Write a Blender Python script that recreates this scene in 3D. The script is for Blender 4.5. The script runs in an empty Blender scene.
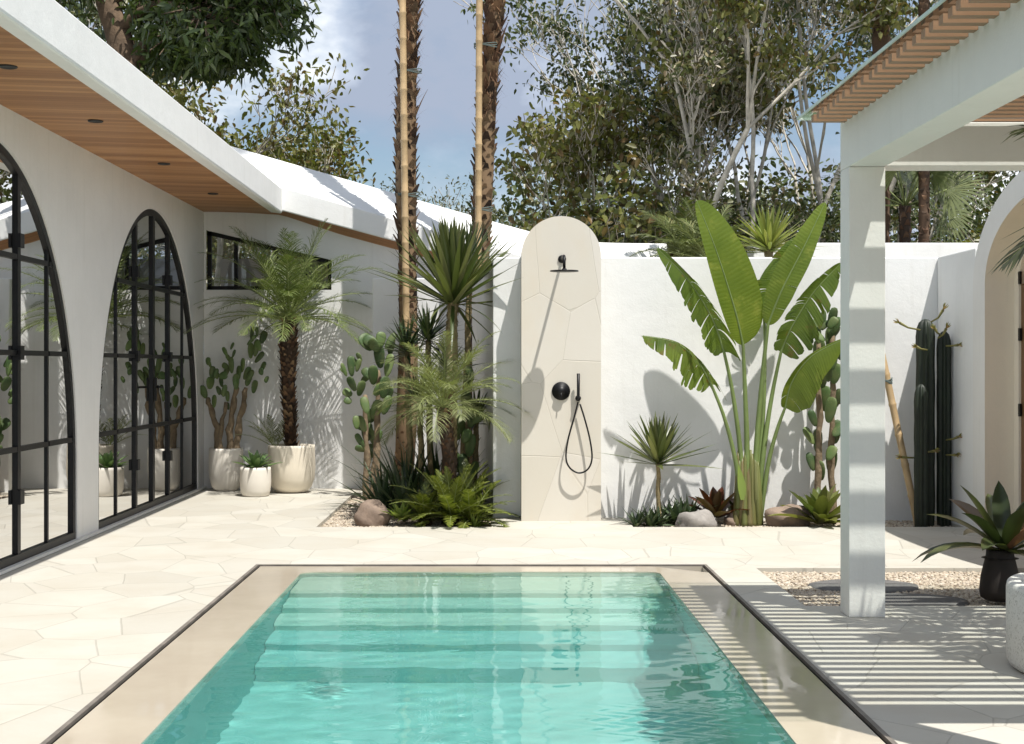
import bpy, math, random
import numpy as np
from mathutils import Vector, Matrix
PI = math.pi
R = math.radians
scene = bpy.context.scene
COL = scene.collection
F = 1450.0
CX, CY, CH = 495.0, 366.0, 1.35

def W(px, py, d):
    "world point seen at a photo pixel at distance d"
    return Vector(((px - CX) / F * d, d, CH + (CY - py) / F * d))

# ------------------------------------------------------------------ helpers
class MB:
    def __init__(s):
        s.v = []; s.f = []; s.sm = []
    def add(s, vs, fs, smooth=True):
        k = len(s.v)
        s.v.extend([tuple(p) for p in vs])
        s.f.extend([tuple(i + k for i in q) for q in fs])
        s.sm.extend([smooth] * len(fs))
        return s
    def box(s, x0, x1, y0, y1, z0, z1, M=None):
        vs = [Vector((x, y, z)) for z in (z0, z1) for y in (y0, y1) for x in (x0, x1)]
        if M is not None: vs = [M @ p for p in vs]
        return s.add(vs, [(0, 2, 3, 1), (4, 5, 7, 6), (0, 1, 5, 4), (2, 6, 7, 3), (0, 4, 6, 2), (1, 3, 7, 5)], False)
    def tube(s, pts, rad, n=8, cap=True, flat=1.0, jit=0.0, rng=None):
        pts = [Vector(p) for p in pts]
        if not isinstance(rad, (list, tuple)): rad = [rad] * len(pts)
        vs = []; fs = []
        up = None
        for i, p in enumerate(pts):
            t = (pts[min(i + 1, len(pts) - 1)] - pts[max(i - 1, 0)])
            t = t.normalized() if t.length > 1e-9 else Vector((0, 0, 1))
            if up is None:
                up = Vector((0, 1, 0)) if abs(t.y) < .9 else Vector((1, 0, 0))
            a = t.cross(up).normalized(); b = a.cross(t).normalized(); up = b
            for k in range(n):
                th = 2 * PI * k / n
                r = rad[i] * (1 + (rng.uniform(-jit, jit) if rng else 0))
                vs.append(p + a * math.cos(th) * r + b * math.sin(th) * r * flat)
        m = len(pts)
        for i in range(m - 1):
            for k in range(n):
                a0 = i * n + k; a1 = i * n + (k + 1) % n
                fs.append((a0, a1, a1 + n, a0 + n))
        if cap:
            fs.append(tuple(range(n - 1, -1, -1))); fs.append(tuple((m - 1) * n + k for k in range(n)))
        return s.add(vs, fs)
    def lathe(s, prof, n=32, c=(0, 0, 0), wob=None):
        c = Vector(c); vs = []; fs = []
        for (r, z) in prof:
            for k in range(n):
                th = 2 * PI * k / n
                rr = r * (wob(th, z) if wob else 1)
                vs.append(c + Vector((rr * math.cos(th), rr * math.sin(th), z)))
        for i in range(len(prof) - 1):
            for k in range(n):
                a0 = i * n + k; a1 = i * n + (k + 1) % n
                fs.append((a0, a1, a1 + n, a0 + n))
        return s.add(vs, fs)
    def strap(s, path, side, widths, fold=.15, up=None):
        "leaf blade: path points, side vectors, widths; folded along its midrib"
        vs = []; fs = []
        for p, sd, w, u in zip(path, side, widths, up):
            vs += [p - sd * w * .5 + u * w * fold, p, p + sd * w * .5 + u * w * fold]
        for i in range(len(path) - 1):
            a = i * 3
            fs += [(a, a + 1, a + 4, a + 3), (a + 1, a + 2, a + 5, a + 4)]
        return s.add(vs, fs)
    def build(s, name, mat, parent=None):
        me = bpy.data.meshes.new(name)
        me.from_pydata(s.v, [], s.f)
        me.polygons.foreach_set('use_smooth', s.sm)
        me.materials.append(mat)
        o = bpy.data.objects.new(name, me); COL.objects.link(o)
        if parent is not None:
            o.parent = parent
            o.matrix_parent_inverse = Matrix.Translation(-parent.location)
        return o

def obj_np(name, verts, quads, mat, parent=None, smooth=True):
    me = bpy.data.meshes.new(name)
    nv, nf = len(verts), len(quads)
    k = quads.shape[1]
    me.vertices.add(nv); me.vertices.foreach_set('co', np.asarray(verts, np.float32).ravel())
    me.loops.add(nf * k); me.loops.foreach_set('vertex_index', np.asarray(quads, np.int32).ravel())
    me.polygons.add(nf); me.polygons.foreach_set('loop_start', np.arange(0, nf * k, k, dtype=np.int32))
    me.polygons.foreach_set('loop_total', np.full(nf, k, np.int32))
    me.update(calc_edges=True)
    me.polygons.foreach_set('use_smooth', np.full(nf, smooth))
    me.materials.append(mat)
    o = bpy.data.objects.new(name, me); COL.objects.link(o)
    if parent is not None:
        o.parent = parent
        o.matrix_parent_inverse = Matrix.Translation(-parent.location)
    return o

def tag(o, label=None, cat=None, group=None, kind=None):
    if label: o['label'] = label
    if cat: o['category'] = cat
    if group: o['group'] = group
    if kind: o['kind'] = kind
    return o
def thing(name, loc, label, cat, group=None):
    o = bpy.data.objects.new(name, None); COL.objects.link(o)
    o.location = loc; o.empty_display_size = .1
    return tag(o, label, cat, group)

# ------------------------------------------------------------------ materials
class NT:
    def __init__(s, name):
        s.m = bpy.data.materials.new(name); s.m.use_nodes = True
        s.n = s.m.node_tree.nodes; s.l = s.m.node_tree.links; s.n.clear()
        s.out = s.n.new('ShaderNodeOutputMaterial')
    def N(s, t, **kw):
        n = s.n.new('ShaderNode' + t)
        for k, v in kw.items():
            if k in n.inputs: n.inputs[k].default_value = v
            else: setattr(n, k, v)
        return n
    def L(s, a, b): s.l.new(a, b)
    def coord(s, scale=(1, 1, 1), which='Object', rot=(0, 0, 0)):
        t = s.N('TexCoord'); m = s.N('Mapping')
        m.inputs['Scale'].default_value = scale; m.inputs['Rotation'].default_value = rot
        s.L(t.outputs[which], m.inputs['Vector']); return m.outputs[0]
    def noise(s, vec, scale, detail=4, rough=.55):
        n = s.N('TexNoise'); n.inputs['Scale'].default_value = scale
        n.inputs['Detail'].default_value = detail; n.inputs['Roughness'].default_value = rough
        if vec is not None: s.L(vec, n.inputs['Vector'])
        return n
    def ramp(s, fac, stops, interp='LINEAR'):
        r = s.N('ValToRGB'); r.color_ramp.interpolation = interp
        e = r.color_ramp.elements
        while len(e) > 1: e.remove(e[-1])
        e[0].position = stops[0][0]; e[0].color = tuple(stops[0][1]) + (1,)
        for p, c in stops[1:]:
            x = e.new(p); x.color = tuple(c) + (1,)
        s.L(fac, r.inputs[0]); return r.outputs[0]
    def mixc(s, fac, a, b, mode='MIX'):
        m = s.N('Mix'); m.data_type = 'RGBA'; m.blend_type = mode
        for i, v in ((0, fac), (6, a), (7, b)):
            if hasattr(v, 'links'): s.L(v, m.inputs[i])
            else: m.inputs[i].default_value = v if i == 0 else tuple(v) + (1,)
        return m.outputs[2]
    def bump(s, h, strength=.3, dist=.01):
        b = s.N('Bump'); b.inputs['Strength'].default_value = strength
        b.inputs['Distance'].default_value = dist; s.L(h, b.inputs['Height']); return b.outputs[0]
    def math(s, op, a, b=0.0):
        m = s.N('Math'); m.operation = op
        for i, v in ((0, a), (1, b)):
            if hasattr(v, 'links'): s.L(v, m.inputs[i])
            else: m.inputs[i].default_value = v
        return m.outputs[0]
    def bsdf(s, color, rough=.7, normal=None, spec=.5, **kw):
        b = s.N('BsdfPrincipled')
        if hasattr(color, 'links'): s.L(color, b.inputs['Base Color'])
        else: b.inputs['Base Color'].default_value = tuple(color) + (1,)
        if hasattr(rough, 'links'): s.L(rough, b.inputs['Roughness'])
        else: b.inputs['Roughness'].default_value = rough
        b.inputs['Specular IOR Level'].default_value = spec
        for k, v in kw.items(): b.inputs[k].default_value = v
        if normal is not None: s.L(normal, b.inputs['Normal'])
        s.L(b.outputs[0], s.out.inputs[0]); return b

def m_plaster(name, col=(.80, .79, .76), amt=.06, rough=.85):
    t = NT(name); c = t.coord()
    n1 = t.noise(c, 1.3, 6, .65); n2 = t.noise(c, 55, 5, .7); n3 = t.noise(c, 9, 4)
    dark = tuple(x * (1 - amt * 1.6) for x in col)
    cc = t.ramp(n1.outputs[0], [(.3, dark), (.62, col)])
    cc = t.mixc(t.math('MULTIPLY', n3.outputs[0], .12), cc, tuple(x * .8 for x in col))
    # rain streaks with a shape of their own
    sv = t.coord((9, 9, .45)); ns = t.noise(sv, 1.6, 5, .6)
    f = t.ramp(ns.outputs[0], [(.56, (0, 0, 0)), (.8, (.22, .22, .22))])
    cc = t.mixc(f, cc, (.52, .50, .44))
    hb = t.math('ADD', n2.outputs[0], t.math('MULTIPLY', n3.outputs[0], 2.0))
    t.bsdf(cc, rough, t.bump(hb, .35, .004)); return t.m

def flagstone(t, vec, joint=.014, rnd=.82):
    "irregular polygon flags: returns joint mask (1 on joint) and per-stone colour"
    w = t.noise(vec, 1.1, 2); 
    mv = t.N('VectorMath'); mv.operation = 'MULTIPLY_ADD'
    t.L(w.outputs['Color'], mv.inputs[0]); mv.inputs[1].default_value = (.03, .03, .03); t.L(vec, mv.inputs[2])
    v = t.N('TexVoronoi'); v.feature = 'DISTANCE_TO_EDGE'; v.voronoi_dimensions = '3D'
    v.inputs['Scale'].default_value = 1; v.inputs['Randomness'].default_value = rnd
    t.L(mv.outputs[0], v.inputs['Vector'])
    v2 = t.N('TexVoronoi'); v2.feature = 'F1'; v2.inputs['Scale'].default_value = 1; v2.inputs['Randomness'].default_value = rnd
    t.L(mv.outputs[0], v2.inputs['Vector'])
    mr = t.N('MapRange'); mr.inputs['From Min'].default_value = joint * .35; mr.inputs['From Max'].default_value = joint
    mr.inputs['To Min'].default_value = 1; mr.inputs['To Max'].default_value = 0
    t.L(v.outputs['Distance'], mr.inputs['Value'])
    return mr.outputs[0], v2.outputs['Color']

def m_paving():
    t = NT('paving_stone')
    flat = t.coord((2.25, 1.75, 0.0))
    joint, cell = flagstone(t, flat, .0095)
    c = t.coord()
    sep = t.N('SeparateColor'); t.L(cell, sep.inputs[0])
    base = t.ramp(sep.outputs[0], [(0, (.44, .42, .365)), (.3, (.485, .465, .405)), (.6, (.515, .495, .435)), (.8, (.46, .44, .385)), (1, (.50, .48, .425))])
    n = t.noise(c, 2.2, 8, .6); base = t.mixc(t.ramp(n.outputs[0], [(.4, (0, 0, 0)), (.7, (.5, .5, .5))]), base, (.41, .36, .28))
    n2 = t.noise(c, 30, 5, .7); base = t.mixc(t.math('MULTIPLY', n2.outputs[0], .28), base, (.55, .53, .48))
    sp = t.noise(c, .9, 4, .7); base = t.mixc(t.ramp(sp.outputs[0], [(.66, (0, 0, 0)), (.74, (.4, .4, .4))]), base, (.42, .36, .26))
    base = t.mixc(t.math('MULTIPLY', joint, .4), base, (.25, .235, .20))
    h = t.math('SUBTRACT', t.math('MULTIPLY', n2.outputs[0], .4), joint)
    t.bsdf(base, .62, t.bump(h, .5, .004), .4); return t.m

def m_panel():
    t = NT('shower_stone')
    c = t.coord(); flat = t.coord((1.9, 0.0, 1.5))
    joint, cell = flagstone(t, flat, .008, .68)
    sep = t.N('SeparateColor'); t.L(cell, sep.inputs[0])
    base = t.ramp(sep.outputs[1], [(0, (.61, .575, .50)), (.5, (.64, .61, .54)), (1, (.67, .64, .58))])
    n = t.noise(c, 4, 7, .65); base = t.mixc(t.math('MULTIPLY', n.outputs[0], .35), base, (.55, .48, .38))
    n3 = t.noise(t.coord((1, 1, .4)), 2.5, 4); base = t.mixc(t.ramp(n3.outputs[0], [(.5, (0, 0, 0)), (.75, (.35, .35, .35))]), base, (.62, .52, .38))
    n2 = t.noise(c, 60, 4); base = t.mixc(t.math('MULTIPLY', joint, .3), base, (.42, .38, .31))
    h = t.math('SUBTRACT', t.math('MULTIPLY', n2.outputs[0], .3), joint)
    t.bsdf(base, .6, t.bump(h, .4, .003), .4); return t.m

def m_wood(name, axis='X', c0=(.26, .115, .045), c1=(.50, .26, .115), plank=.09, rough=.5):
    t = NT(name)
    sc = {'X': (.6, 1, 1), 'Y': (1, .6, 1), 'Z': (1, 1, .6)}[axis]
    c = t.coord()
    # board index across the grain
    sep = t.N('SeparateXYZ'); t.L(c, sep.inputs[0])
    a = sep.outputs['Y'] if axis == 'X' else sep.outputs['X']
    q = t.math('DIVIDE', a, plank); fl = t.math('FLOOR', q); fr = t.math('FRACT', q)
    wn = t.N('TexWhiteNoise'); wn.noise_dimensions = '1D'; t.L(fl, wn.inputs['W'])
    stretch = {'X': (1.2, 28, 28), 'Y': (28, 1.2, 28), 'Z': (28, 28, 1.2)}[axis]
    g = t.noise(t.coord(stretch), 1.4, 6, .6)
    f = t.math('ADD', t.math('MULTIPLY', wn.outputs[0], .62), t.math('MULTIPLY', g.outputs[0], .42))
    col = t.ramp(f, [(.12, c0), (.5, tuple((x + y) / 2 for x, y in zip(c0, c1))), (.9, c1)])
    gap = t.ramp(fr, [(0, (1, 1, 1)), (.05, (0, 0, 0)), (.96, (0, 0, 0)), (1, (1, 1, 1))])
    if plank < 1: col = t.mixc(t.math('MULTIPLY', gap, .75), col, (.06, .03, .015))
    t.bsdf(col, rough, t.bump(t.math('SUBTRACT', g.outputs[0], gap) if plank < 1 else g.outputs[0], .3, .003), .4); return t.m

def m_simple(name, col, rough=.6, var=.25, scale=8, bump=.2, dist=.004, spec=.5, **kw):
    t = NT(name); c = t.coord(); n = t.noise(c, scale, 6, .6)
    cc = t.ramp(n.outputs[0], [(.3, tuple(x * (1 - var) for x in col)), (.7, tuple(min(1, x * (1 + var)) for x in col))])
    t.bsdf(cc, rough, t.bump(n.outputs[0], bump, dist), spec, **kw); return t.m

def m_leaf(name, cols, rough=.45, trans=.35, scale=0, spec=.5):
    "leaf: per-leaf colour variation, diffuse + translucent + sheen"
    cols = [(c_[0] * 1.06, c_[1] * .94, c_[2] * .8) for c_ in cols]; trans *= .85
    t = NT(name); g = t.N('NewGeometry')
    st = [(i / max(1, len(cols) - 1), c) for i, c in enumerate(cols)]
    cc = t.ramp(g.outputs['Random Per Island'], st)
    if scale:
        n = t.noise(t.coord(), scale, 4); cc = t.mixc(t.math('MULTIPLY', n.outputs[0], .5), cc, cols[0])
    b = t.N('BsdfPrincipled'); t.L(cc, b.inputs['Base Color']); b.inputs['Roughness'].default_value = rough
    b.inputs['Specular IOR Level'].default_value = spec
    tr = t.N('BsdfTranslucent'); tc = t.mixc(1.0, cc, (1.0, 1.12, .45), 'MULTIPLY'); t.L(tc, tr.inputs[0])
    mx = t.N('MixShader'); mx.inputs[0].default_value = trans
    t.L(b.outputs[0], mx.inputs[1]); t.L(tr.outputs[0], mx.inputs[2]); t.L(mx.outputs[0], t.out.inputs[0])
    return t.m

def m_glass(name, tint=(1, 1, 1), boost=0.0):
    t = NT(name); f = t.N('Fresnel'); f.inputs[0].default_value = 1.5
    fac = t.math('MINIMUM', t.math('ADD', t.math('MULTIPLY', f.outputs[0], 1.5), boost), 1.0)
    tr = t.N('BsdfTransparent'); tr.inputs[0].default_value = tuple(tint) + (1,)
    gl = t.N('BsdfGlossy'); gl.inputs['Roughness'].default_value = .0
    n = t.noise(t.coord(), .8, 2); t.L(t.bump(n.outputs[0], .25, .004), gl.inputs['Normal'])
    mx = t.N('MixShader'); t.L(fac, mx.inputs[0]); t.L(tr.outputs[0], mx.inputs[1]); t.L(gl.outputs[0], mx.inputs[2])
    t.L(mx.outputs[0], t.out.inputs[0]); return t.m

M = {}
M['plaster'] = m_plaster('white_plaster', (.80, .80, .785))
M['plaster_warm'] = m_plaster('villa_plaster', (.78, .765, .735), .05)
M['paving'] = m_paving()
M['panel'] = m_panel()
M['soffit'] = m_wood('soffit_wood', 'X', (.25, .105, .04), (.50, .26, .115), .075)
M['slat'] = m_wood('slat_wood', 'X', (.25, .14, .08), (.46, .29, .175), 5.0)
M['door_wood'] = m_wood('door_wood', 'Z', (.42, .22, .08), (.68, .40, .17), .11)
M['black'] = m_simple('black_metal', (.006, .006, .007), .45, .1, 40, .05, .004, .3)
M['black_dull'] = m_simple('dark_paint', (.02, .02, .02), .6, .2)
M['pergola'] = m_plaster('pergola_paint', (.79, .78, .735), .04, .6)
M['pot_w'] = m_simple('white_pot', (.70, .655, .58), .7, .05, 3, .1)
M['pot_c'] = m_simple('cream_pot', (.70, .635, .52), .7, .09, 2.2, .1)
M['pot_d'] = m_simple('dark_pot', (.018, .012, .009), .75, .3, 12)
M['soil'] = m_simple('soil', (.045, .03, .02), .95, .4, 40, 1, .02)
M['rockg'] = m_simple('grey_rock', (.27, .25, .23), .9, .25, 9, .6, .02)
M['rockb'] = m_simple('brown_rock', (.23, .17, .13), .9, .3, 6, .6, .03)
M['basalt'] = m_simple('stepping_stone', (.13, .125, .12), .85, .2, 30, .4, .004)
M['coping'] = None
M['glass'] = m_glass('window_glass', (.90, .93, .92), .10)
M['roof_glass'] = m_glass('roof_glass', (.965, .985, .975), .0)
M['ground'] = m_simple('ground_soil', (.07, .06, .035), .95, .4, 3, .6, .03)
M['bark_pale'] = m_simple('pale_bark', (.50, .46, .39), .9, .35, 7, .8, .02)
M['bark_dark'] = m_simple('brown_bark', (.14, .095, .06), .9, .4, 9, .8, .03)
M['twig'] = m_simple('twig_bark', (.36, .31, .25), .9, .3, 9, .4, .02)
M['fibre'] = m_leaf('palm_fibre', [(.08, .04, .022), (.20, .11, .06), (.12, .07, .04), (.30, .19, .11)], .8, .05)
M['boot'] = m_leaf('palm_boots', [(.02, .013, .009), (.10, .055, .032), (.045, .028, .018), (.20, .125, .075), (.05, .033, .022), (.025, .017, .012), (.26, .19, .12), (.12, .075, .048)], .85, .0)
M['bamboo'] = m_simple('bamboo', (.44, .31, .165), .45, .22, 7, .15)
M['tie'] = m_simple('rope', (.10, .13, .12), .8, .3, 60, .5)
M['cactus'] = m_simple('column_cactus', (.009, .016, .007), .55, .4, 8, .3)
M['pad'] = None
M['wood_old'] = m_simple('woody_stem', (.19, .14, .085), .9, .35, 14, .8, .02)
M['cream'] = m_plaster('cream_plaster', (.80, .73, .60), .05)
M['terrazzo'] = None

t = NT('terrazzo'); c = t.coord(); v = t.N('TexVoronoi'); v.inputs['Scale'].default_value = 150; t.L(c, v.inputs['Vector'])
sp = t.N('SeparateColor'); t.L(v.outputs['Color'], sp.inputs[0])
cc = t.ramp(sp.outputs[0], [(0, (.48, .46, .42)), (.10, (.62, .60, .55)), (.25, (.70, .68, .64)), (1, (.74, .72, .68))], 'CONSTANT')
t.bsdf(cc, .75, t.bump(t.noise(c, 60).outputs[0], .25, .002)); M['terrazzo'] = t.m

t = NT('wet_coping'); c = t.coord()
n = t.noise(c, 1.6, 7, .6); cc = t.ramp(n.outputs[0], [(.32, (.44, .38, .30)), (.6, (.50, .44, .35)), (.8, (.55, .49, .40))])
n2 = t.noise(c, 26, 5); cc = t.mixc(t.math('MULTIPLY', n2.outputs[0], .3), cc, (.52, .46, .36))
nr = t.noise(t.coord((1, 1, 1)), 2.1, 3); rr = t.ramp(nr.outputs[0], [(.38, (.03, .03, .03)), (.62, (.16, .16, .16))])
wv = t.noise(t.coord((3, 1.4, 1)), 2.0, 2)
b = t.bsdf(cc, rr, t.bump(wv.outputs[0], .12, .01), .55); M['coping'] = t.m

t = NT('pool_lining'); c = t.coord(); n = t.noise(c, 2.5, 5)
cc = t.ramp(n.outputs[0], [(.3, (.20, .49, .47)), (.7, (.26, .55, .53))])
n2 = t.noise(c, 45, 3); cc = t.mixc(t.math('MULTIPLY', n2.outputs[0], .25), cc, (.28, .58, .54))
t.bsdf(cc, .6, None, .3); M['lining'] = t.m
t = NT('pool_step_shallow_tint'); c = t.coord(); n = t.noise(c, 5, 5)
cc = t.ramp(n.outputs[0], [(.3, (.52, .54, .44)), (.7, (.57, .59, .49))]); t.bsdf(cc, .6, None, .3); M['pstep'] = t.m  # top shelf: pale, as if little light is lost in shallow water
t = NT('pool_step_deeper_tint'); c = t.coord(); n = t.noise(c, 5, 5)
cc = t.ramp(n.outputs[0], [(.3, (.38, .59, .52)), (.7, (.43, .63, .56))]); t.bsdf(cc, .6, None, .3); M['pstep2'] = t.m  # middle steps: greener, light absorption by deeper water put into the colour

t = NT('pool_water')
b = t.N('BsdfGlass'); b.inputs['Roughness'].default_value = 0; b.inputs['IOR'].default_value = 1.33
b.inputs['Color'].default_value = (.86, .985, .965, 1)
df = t.N('BsdfDiffuse'); df.inputs[0].default_value = (.20, .56, .52, 1)      # milky surface colour stands in for light scattered inside the water
mx = t.N('MixShader'); mx.inputs[0].default_value = .08; t.L(b.outputs[0], mx.inputs[1]); t.L(df.outputs[0], mx.inputs[2]); t.L(mx.outputs[0], t.out.inputs[0]); M['water'] = t.m

t = NT('cactus_pad'); c = t.coord(); o_ = t.N('ObjectInfo')
cc = t.ramp(o_.outputs['Random'], [(0, (.035, .07, .022)), (.5, (.06, .11, .032)), (1, (.11, .17, .05))])
n = t.noise(c, 9, 5); cc = t.mixc(t.ramp(n.outputs[0], [(.4, (0, 0, 0)), (.75, (.6, .6, .6))]), cc, (.17, .17, .07))
v = t.N('TexVoronoi'); v.inputs['Scale'].default_value = 42; t.L(c, v.inputs['Vector'])
dots = t.ramp(v.outputs['Distance'], [(.0, (1, 1, 1)), (.16, (0, 0, 0))]); cc = t.mixc(t.math('MULTIPLY', dots, .7), cc, (.30, .26, .16))
t.bsdf(cc, .55, t.bump(dots, .6, .004), .4); M['pad'] = t.m
# ------------------------------------------------------------------ sky, sun, camera
sun_dir = Vector((-.262, .36, -1)).normalized()
elev = math.asin(-sun_dir.z); sx, sy = -sun_dir.x, -sun_dir.y
w = bpy.data.worlds.new('World'); scene.world = w; w.use_nodes = True
n = w.node_tree.nodes; l = w.node_tree.links; n.clear()
out = n.new('ShaderNodeOutputWorld'); bg = n.new('ShaderNodeBackground'); bg.inputs[1].default_value = .09
sky = n.new('ShaderNodeTexSky'); sky.sky_type = 'NISHITA'; sky.sun_disc = False
sky.sun_elevation = elev; sky.sun_rotation = math.atan2(sx, sy); sky.air_density = 1.0; sky.dust_density = .8
tc = n.new('ShaderNodeTexCoord'); mp = n.new('ShaderNodeMapping'); mp.inputs['Scale'].default_value = (1, 1, 1.9)
mp.inputs['Location'].default_value = (.37, .2, .11)
l.new(tc.outputs['Generated'], mp.inputs[0])
nz = n.new('ShaderNodeTexNoise'); nz.inputs['Scale'].default_value = 4.2; nz.inputs['Detail'].default_value = 9; nz.inputs['Roughness'].default_value = .56
l.new(mp.outputs[0], nz.inputs['Vector'])
cr = n.new('ShaderNodeValToRGB'); cr.color_ramp.elements[0].position = .38; cr.color_ramp.elements[1].position = .56; l.new(nz.outputs[0], cr.inputs[0])
nz2 = n.new('ShaderNodeTexNoise'); nz2.inputs['Scale'].default_value = 6.5; nz2.inputs['Detail'].default_value = 8
mp2 = n.new('ShaderNodeMapping'); mp2.inputs['Location'].default_value = (3.1, 1.4, .8); mp2.inputs['Scale'].default_value = (1, 1, 1.6); l.new(tc.outputs['Generated'], mp2.inputs[0]); l.new(mp2.outputs[0], nz2.inputs['Vector'])
cc2 = n.new('ShaderNodeValToRGB'); e = cc2.color_ramp.elements
e[0].position = .42; e[0].color = (3.7, 4.3, 5.5, 1); e[1].position = .57; e[1].color = (10.5, 10.8, 11.0, 1)
x = e.new(.50); x.color = (5.9, 6.6, 7.8, 1)
l.new(nz2.outputs[0], cc2.inputs[0])
mx = n.new('ShaderNodeMix'); mx.data_type = 'RGBA'; l.new(cr.outputs[0], mx.inputs[0]); l.new(sky.outputs[0], mx.inputs[6]); l.new(cc2.outputs[0], mx.inputs[7])
l.new(mx.outputs[2], bg.inputs[0]); l.new(bg.outputs[0], out.inputs[0])

sl = bpy.data.lights.new('sun', 'SUN'); sl.energy = 4.9; sl.angle = R(.5); sl.color = (1, .965, .905)
so = bpy.data.objects.new('sun', sl); COL.objects.link(so); so.rotation_euler = sun_dir.to_track_quat('-Z', 'Y').to_euler(); so.location = (4, -6, 14)
sl.cycles.is_caustics_light = True
cam = bpy.data.cameras.new('camera'); cam.lens = F / 1024 * 36; cam.sensor_width = 36
cam.shift_x = (512 - CX) / 1024; cam.shift_y = (CY - 372) / 1024; cam.clip_end = 1500; cam.clip_start = .05
co = bpy.data.objects.new('camera', cam); COL.objects.link(co); co.location = (0, 0, CH); co.rotation_euler = (PI / 2, 0, 0); scene.camera = co
scene.view_settings.view_transform = 'Standard'; scene.view_settings.look = 'None'; scene.view_settings.gamma = 1
scene.view_settings.exposure = 0.36
scene.cycles.use_denoising = True
scene.cycles.max_bounces = 10; scene.cycles.transparent_max_bounces = 24; scene.cycles.caustics_refractive = True
scene.cycles.sample_clamp_indirect = 8

exec_order = []
# ------------------------------------------------------------------ ground, paving, beds
def cells(xs, ys, z, holes):
    mb = MB()
    xs = sorted(set(xs)); ys = sorted(set(ys))
    for i in range(len(xs) - 1):
        for j in range(len(ys) - 1):
            cx = (xs[i] + xs[i + 1]) / 2; cy = (ys[j] + ys[j + 1]) / 2
            if any(a < cx < b and c < cy < d for a, b, c, d in holes): continue
            mb.add([(xs[i], ys[j], z), (xs[i + 1], ys[j], z), (xs[i + 1], ys[j + 1], z), (xs[i], ys[j + 1], z)], [(0, 1, 2, 3)], False)
    return mb
POOL = (-1.607, 1.422, .8, 9.822)
BED1 = (-1.5, -.03, 12.16, 15.45)
BED2 = (1.16, 3.93, 12.16, 12.93)
GRAV = (1.745, 4.3, 8.16, 9.69)
holes = [POOL, BED1, BED2, GRAV]
xs = [-3.6, 9.0]; ys = [-4, 16.2]
for h in holes: xs += [h[0], h[1]]; ys += [h[2], h[3]]
pav = cells(xs, ys, 0, holes)
for (a, b, c, d) in [BED1, BED2, GRAV]:      # cut stone edges dropping into the beds
    for q in [((a, c), (b, c)), ((b, c), (b, d)), ((b, d), (a, d)), ((a, d), (a, c))]:
        (x0, y0), (x1, y1) = q
        pav.add([(x0, y0, 0), (x1, y1, 0), (x1, y1, -.058), (x0, y0, -.058)], [(0, 1, 2, 3)], False)
tag(pav.build('paving', M['paving']), kind='structure')
gnd = cells([-400, 400, POOL[0] - .02, POOL[1] + .02], [-400, 600, POOL[2] - .02, POOL[3] + .02], -.07, [(POOL[0] - .02, POOL[1] + .02, POOL[2] - .02, POOL[3] + .02)])
tag(gnd.build('ground', M['ground']), kind='structure')

def gravel(name, rect, n, size, label, seed):
    rng = np.random.default_rng(seed)
    a, b, c, d = rect
    phi = (1 + 5 ** .5) / 2
    ico = np.array([(-1, phi, 0), (1, phi, 0), (-1, -phi, 0), (1, -phi, 0), (0, -1, phi), (0, 1, phi), (0, -1, -phi), (0, 1, -phi), (phi, 0, -1), (phi, 0, 1), (-phi, 0, -1), (-phi, 0, 1)]) / 1.9
    fc = np.array([(0, 11, 5), (0, 5, 1), (0, 1, 7), (0, 7, 10), (0, 10, 11), (1, 5, 9), (5, 11, 4), (11, 10, 2), (10, 7, 6), (7, 1, 8), (3, 9, 4), (3, 4, 2), (3, 2, 6), (3, 6, 8), (3, 8, 9), (4, 9, 5), (2, 4, 11), (6, 2, 10), (8, 6, 7), (9, 8, 1)])
    s = size * rng.uniform(.5, 1.4, n)
    sc = s[:, None] * np.stack([rng.uniform(.8, 1.3, n), rng.uniform(.7, 1.1, n), rng.uniform(.45, .8, n)], 1)
    ang = rng.uniform(0, 2 * PI, n); ca, sa = np.cos(ang), np.sin(ang)
    pos = np.stack([rng.uniform(a + .01, b - .01, n), rng.uniform(c + .01, d - .01, n), -.034 + rng.uniform(-.004, .008, n)], 1)
    v = ico[None] * (1 + rng.uniform(-.15, .15, (n, 12, 1))) * sc[:, None, :]
    vx = v[..., 0] * ca[:, None] - v[..., 1] * sa[:, None]; vy = v[..., 0] * sa[:, None] + v[..., 1] * ca[:, None]
    v = np.stack([vx, vy, v[..., 2]], 2) + pos[:, None, :]
    f = fc[None] + (np.arange(n) * 12)[:, None, None]
    V = v.reshape(-1, 3); Fq = f.reshape(-1, 3)
    k = len(V)
    V = np.vstack([V, [(a, c, -.042), (b, c, -.042), (b, d, -.042), (a, d, -.042)]])
    Fq = np.vstack([Fq, [(k, k + 1, k + 2), (k, k + 2, k + 3)]])
    o = obj_np(name, V, Fq, M['pebble'], None, True)
    tag(o, label, 'gravel', None, 'stuff'); return o
t = NT('pebbles'); g = t.N('NewGeometry')
cc = t.ramp(g.outputs['Random Per Island'], [(0, (.42, .35, .26)), (.3, (.54, .47, .37)), (.6, (.34, .27, .20)), (.75, (.60, .54, .45)), (1, (.26, .20, .15))])
t.bsdf(cc, .8); M['pebble'] = t.m
gravel('gravel', GRAV, 20000, .0115, 'pale beige gravel strip between paving and pergola floor', 1)
gravel('gravel', BED1, 14000, .012, 'beige gravel filling the planting bed of tall palms', 2)
gravel('gravel', BED2, 8000, .011, 'beige gravel filling the bed along the white garden wall', 3)

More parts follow.
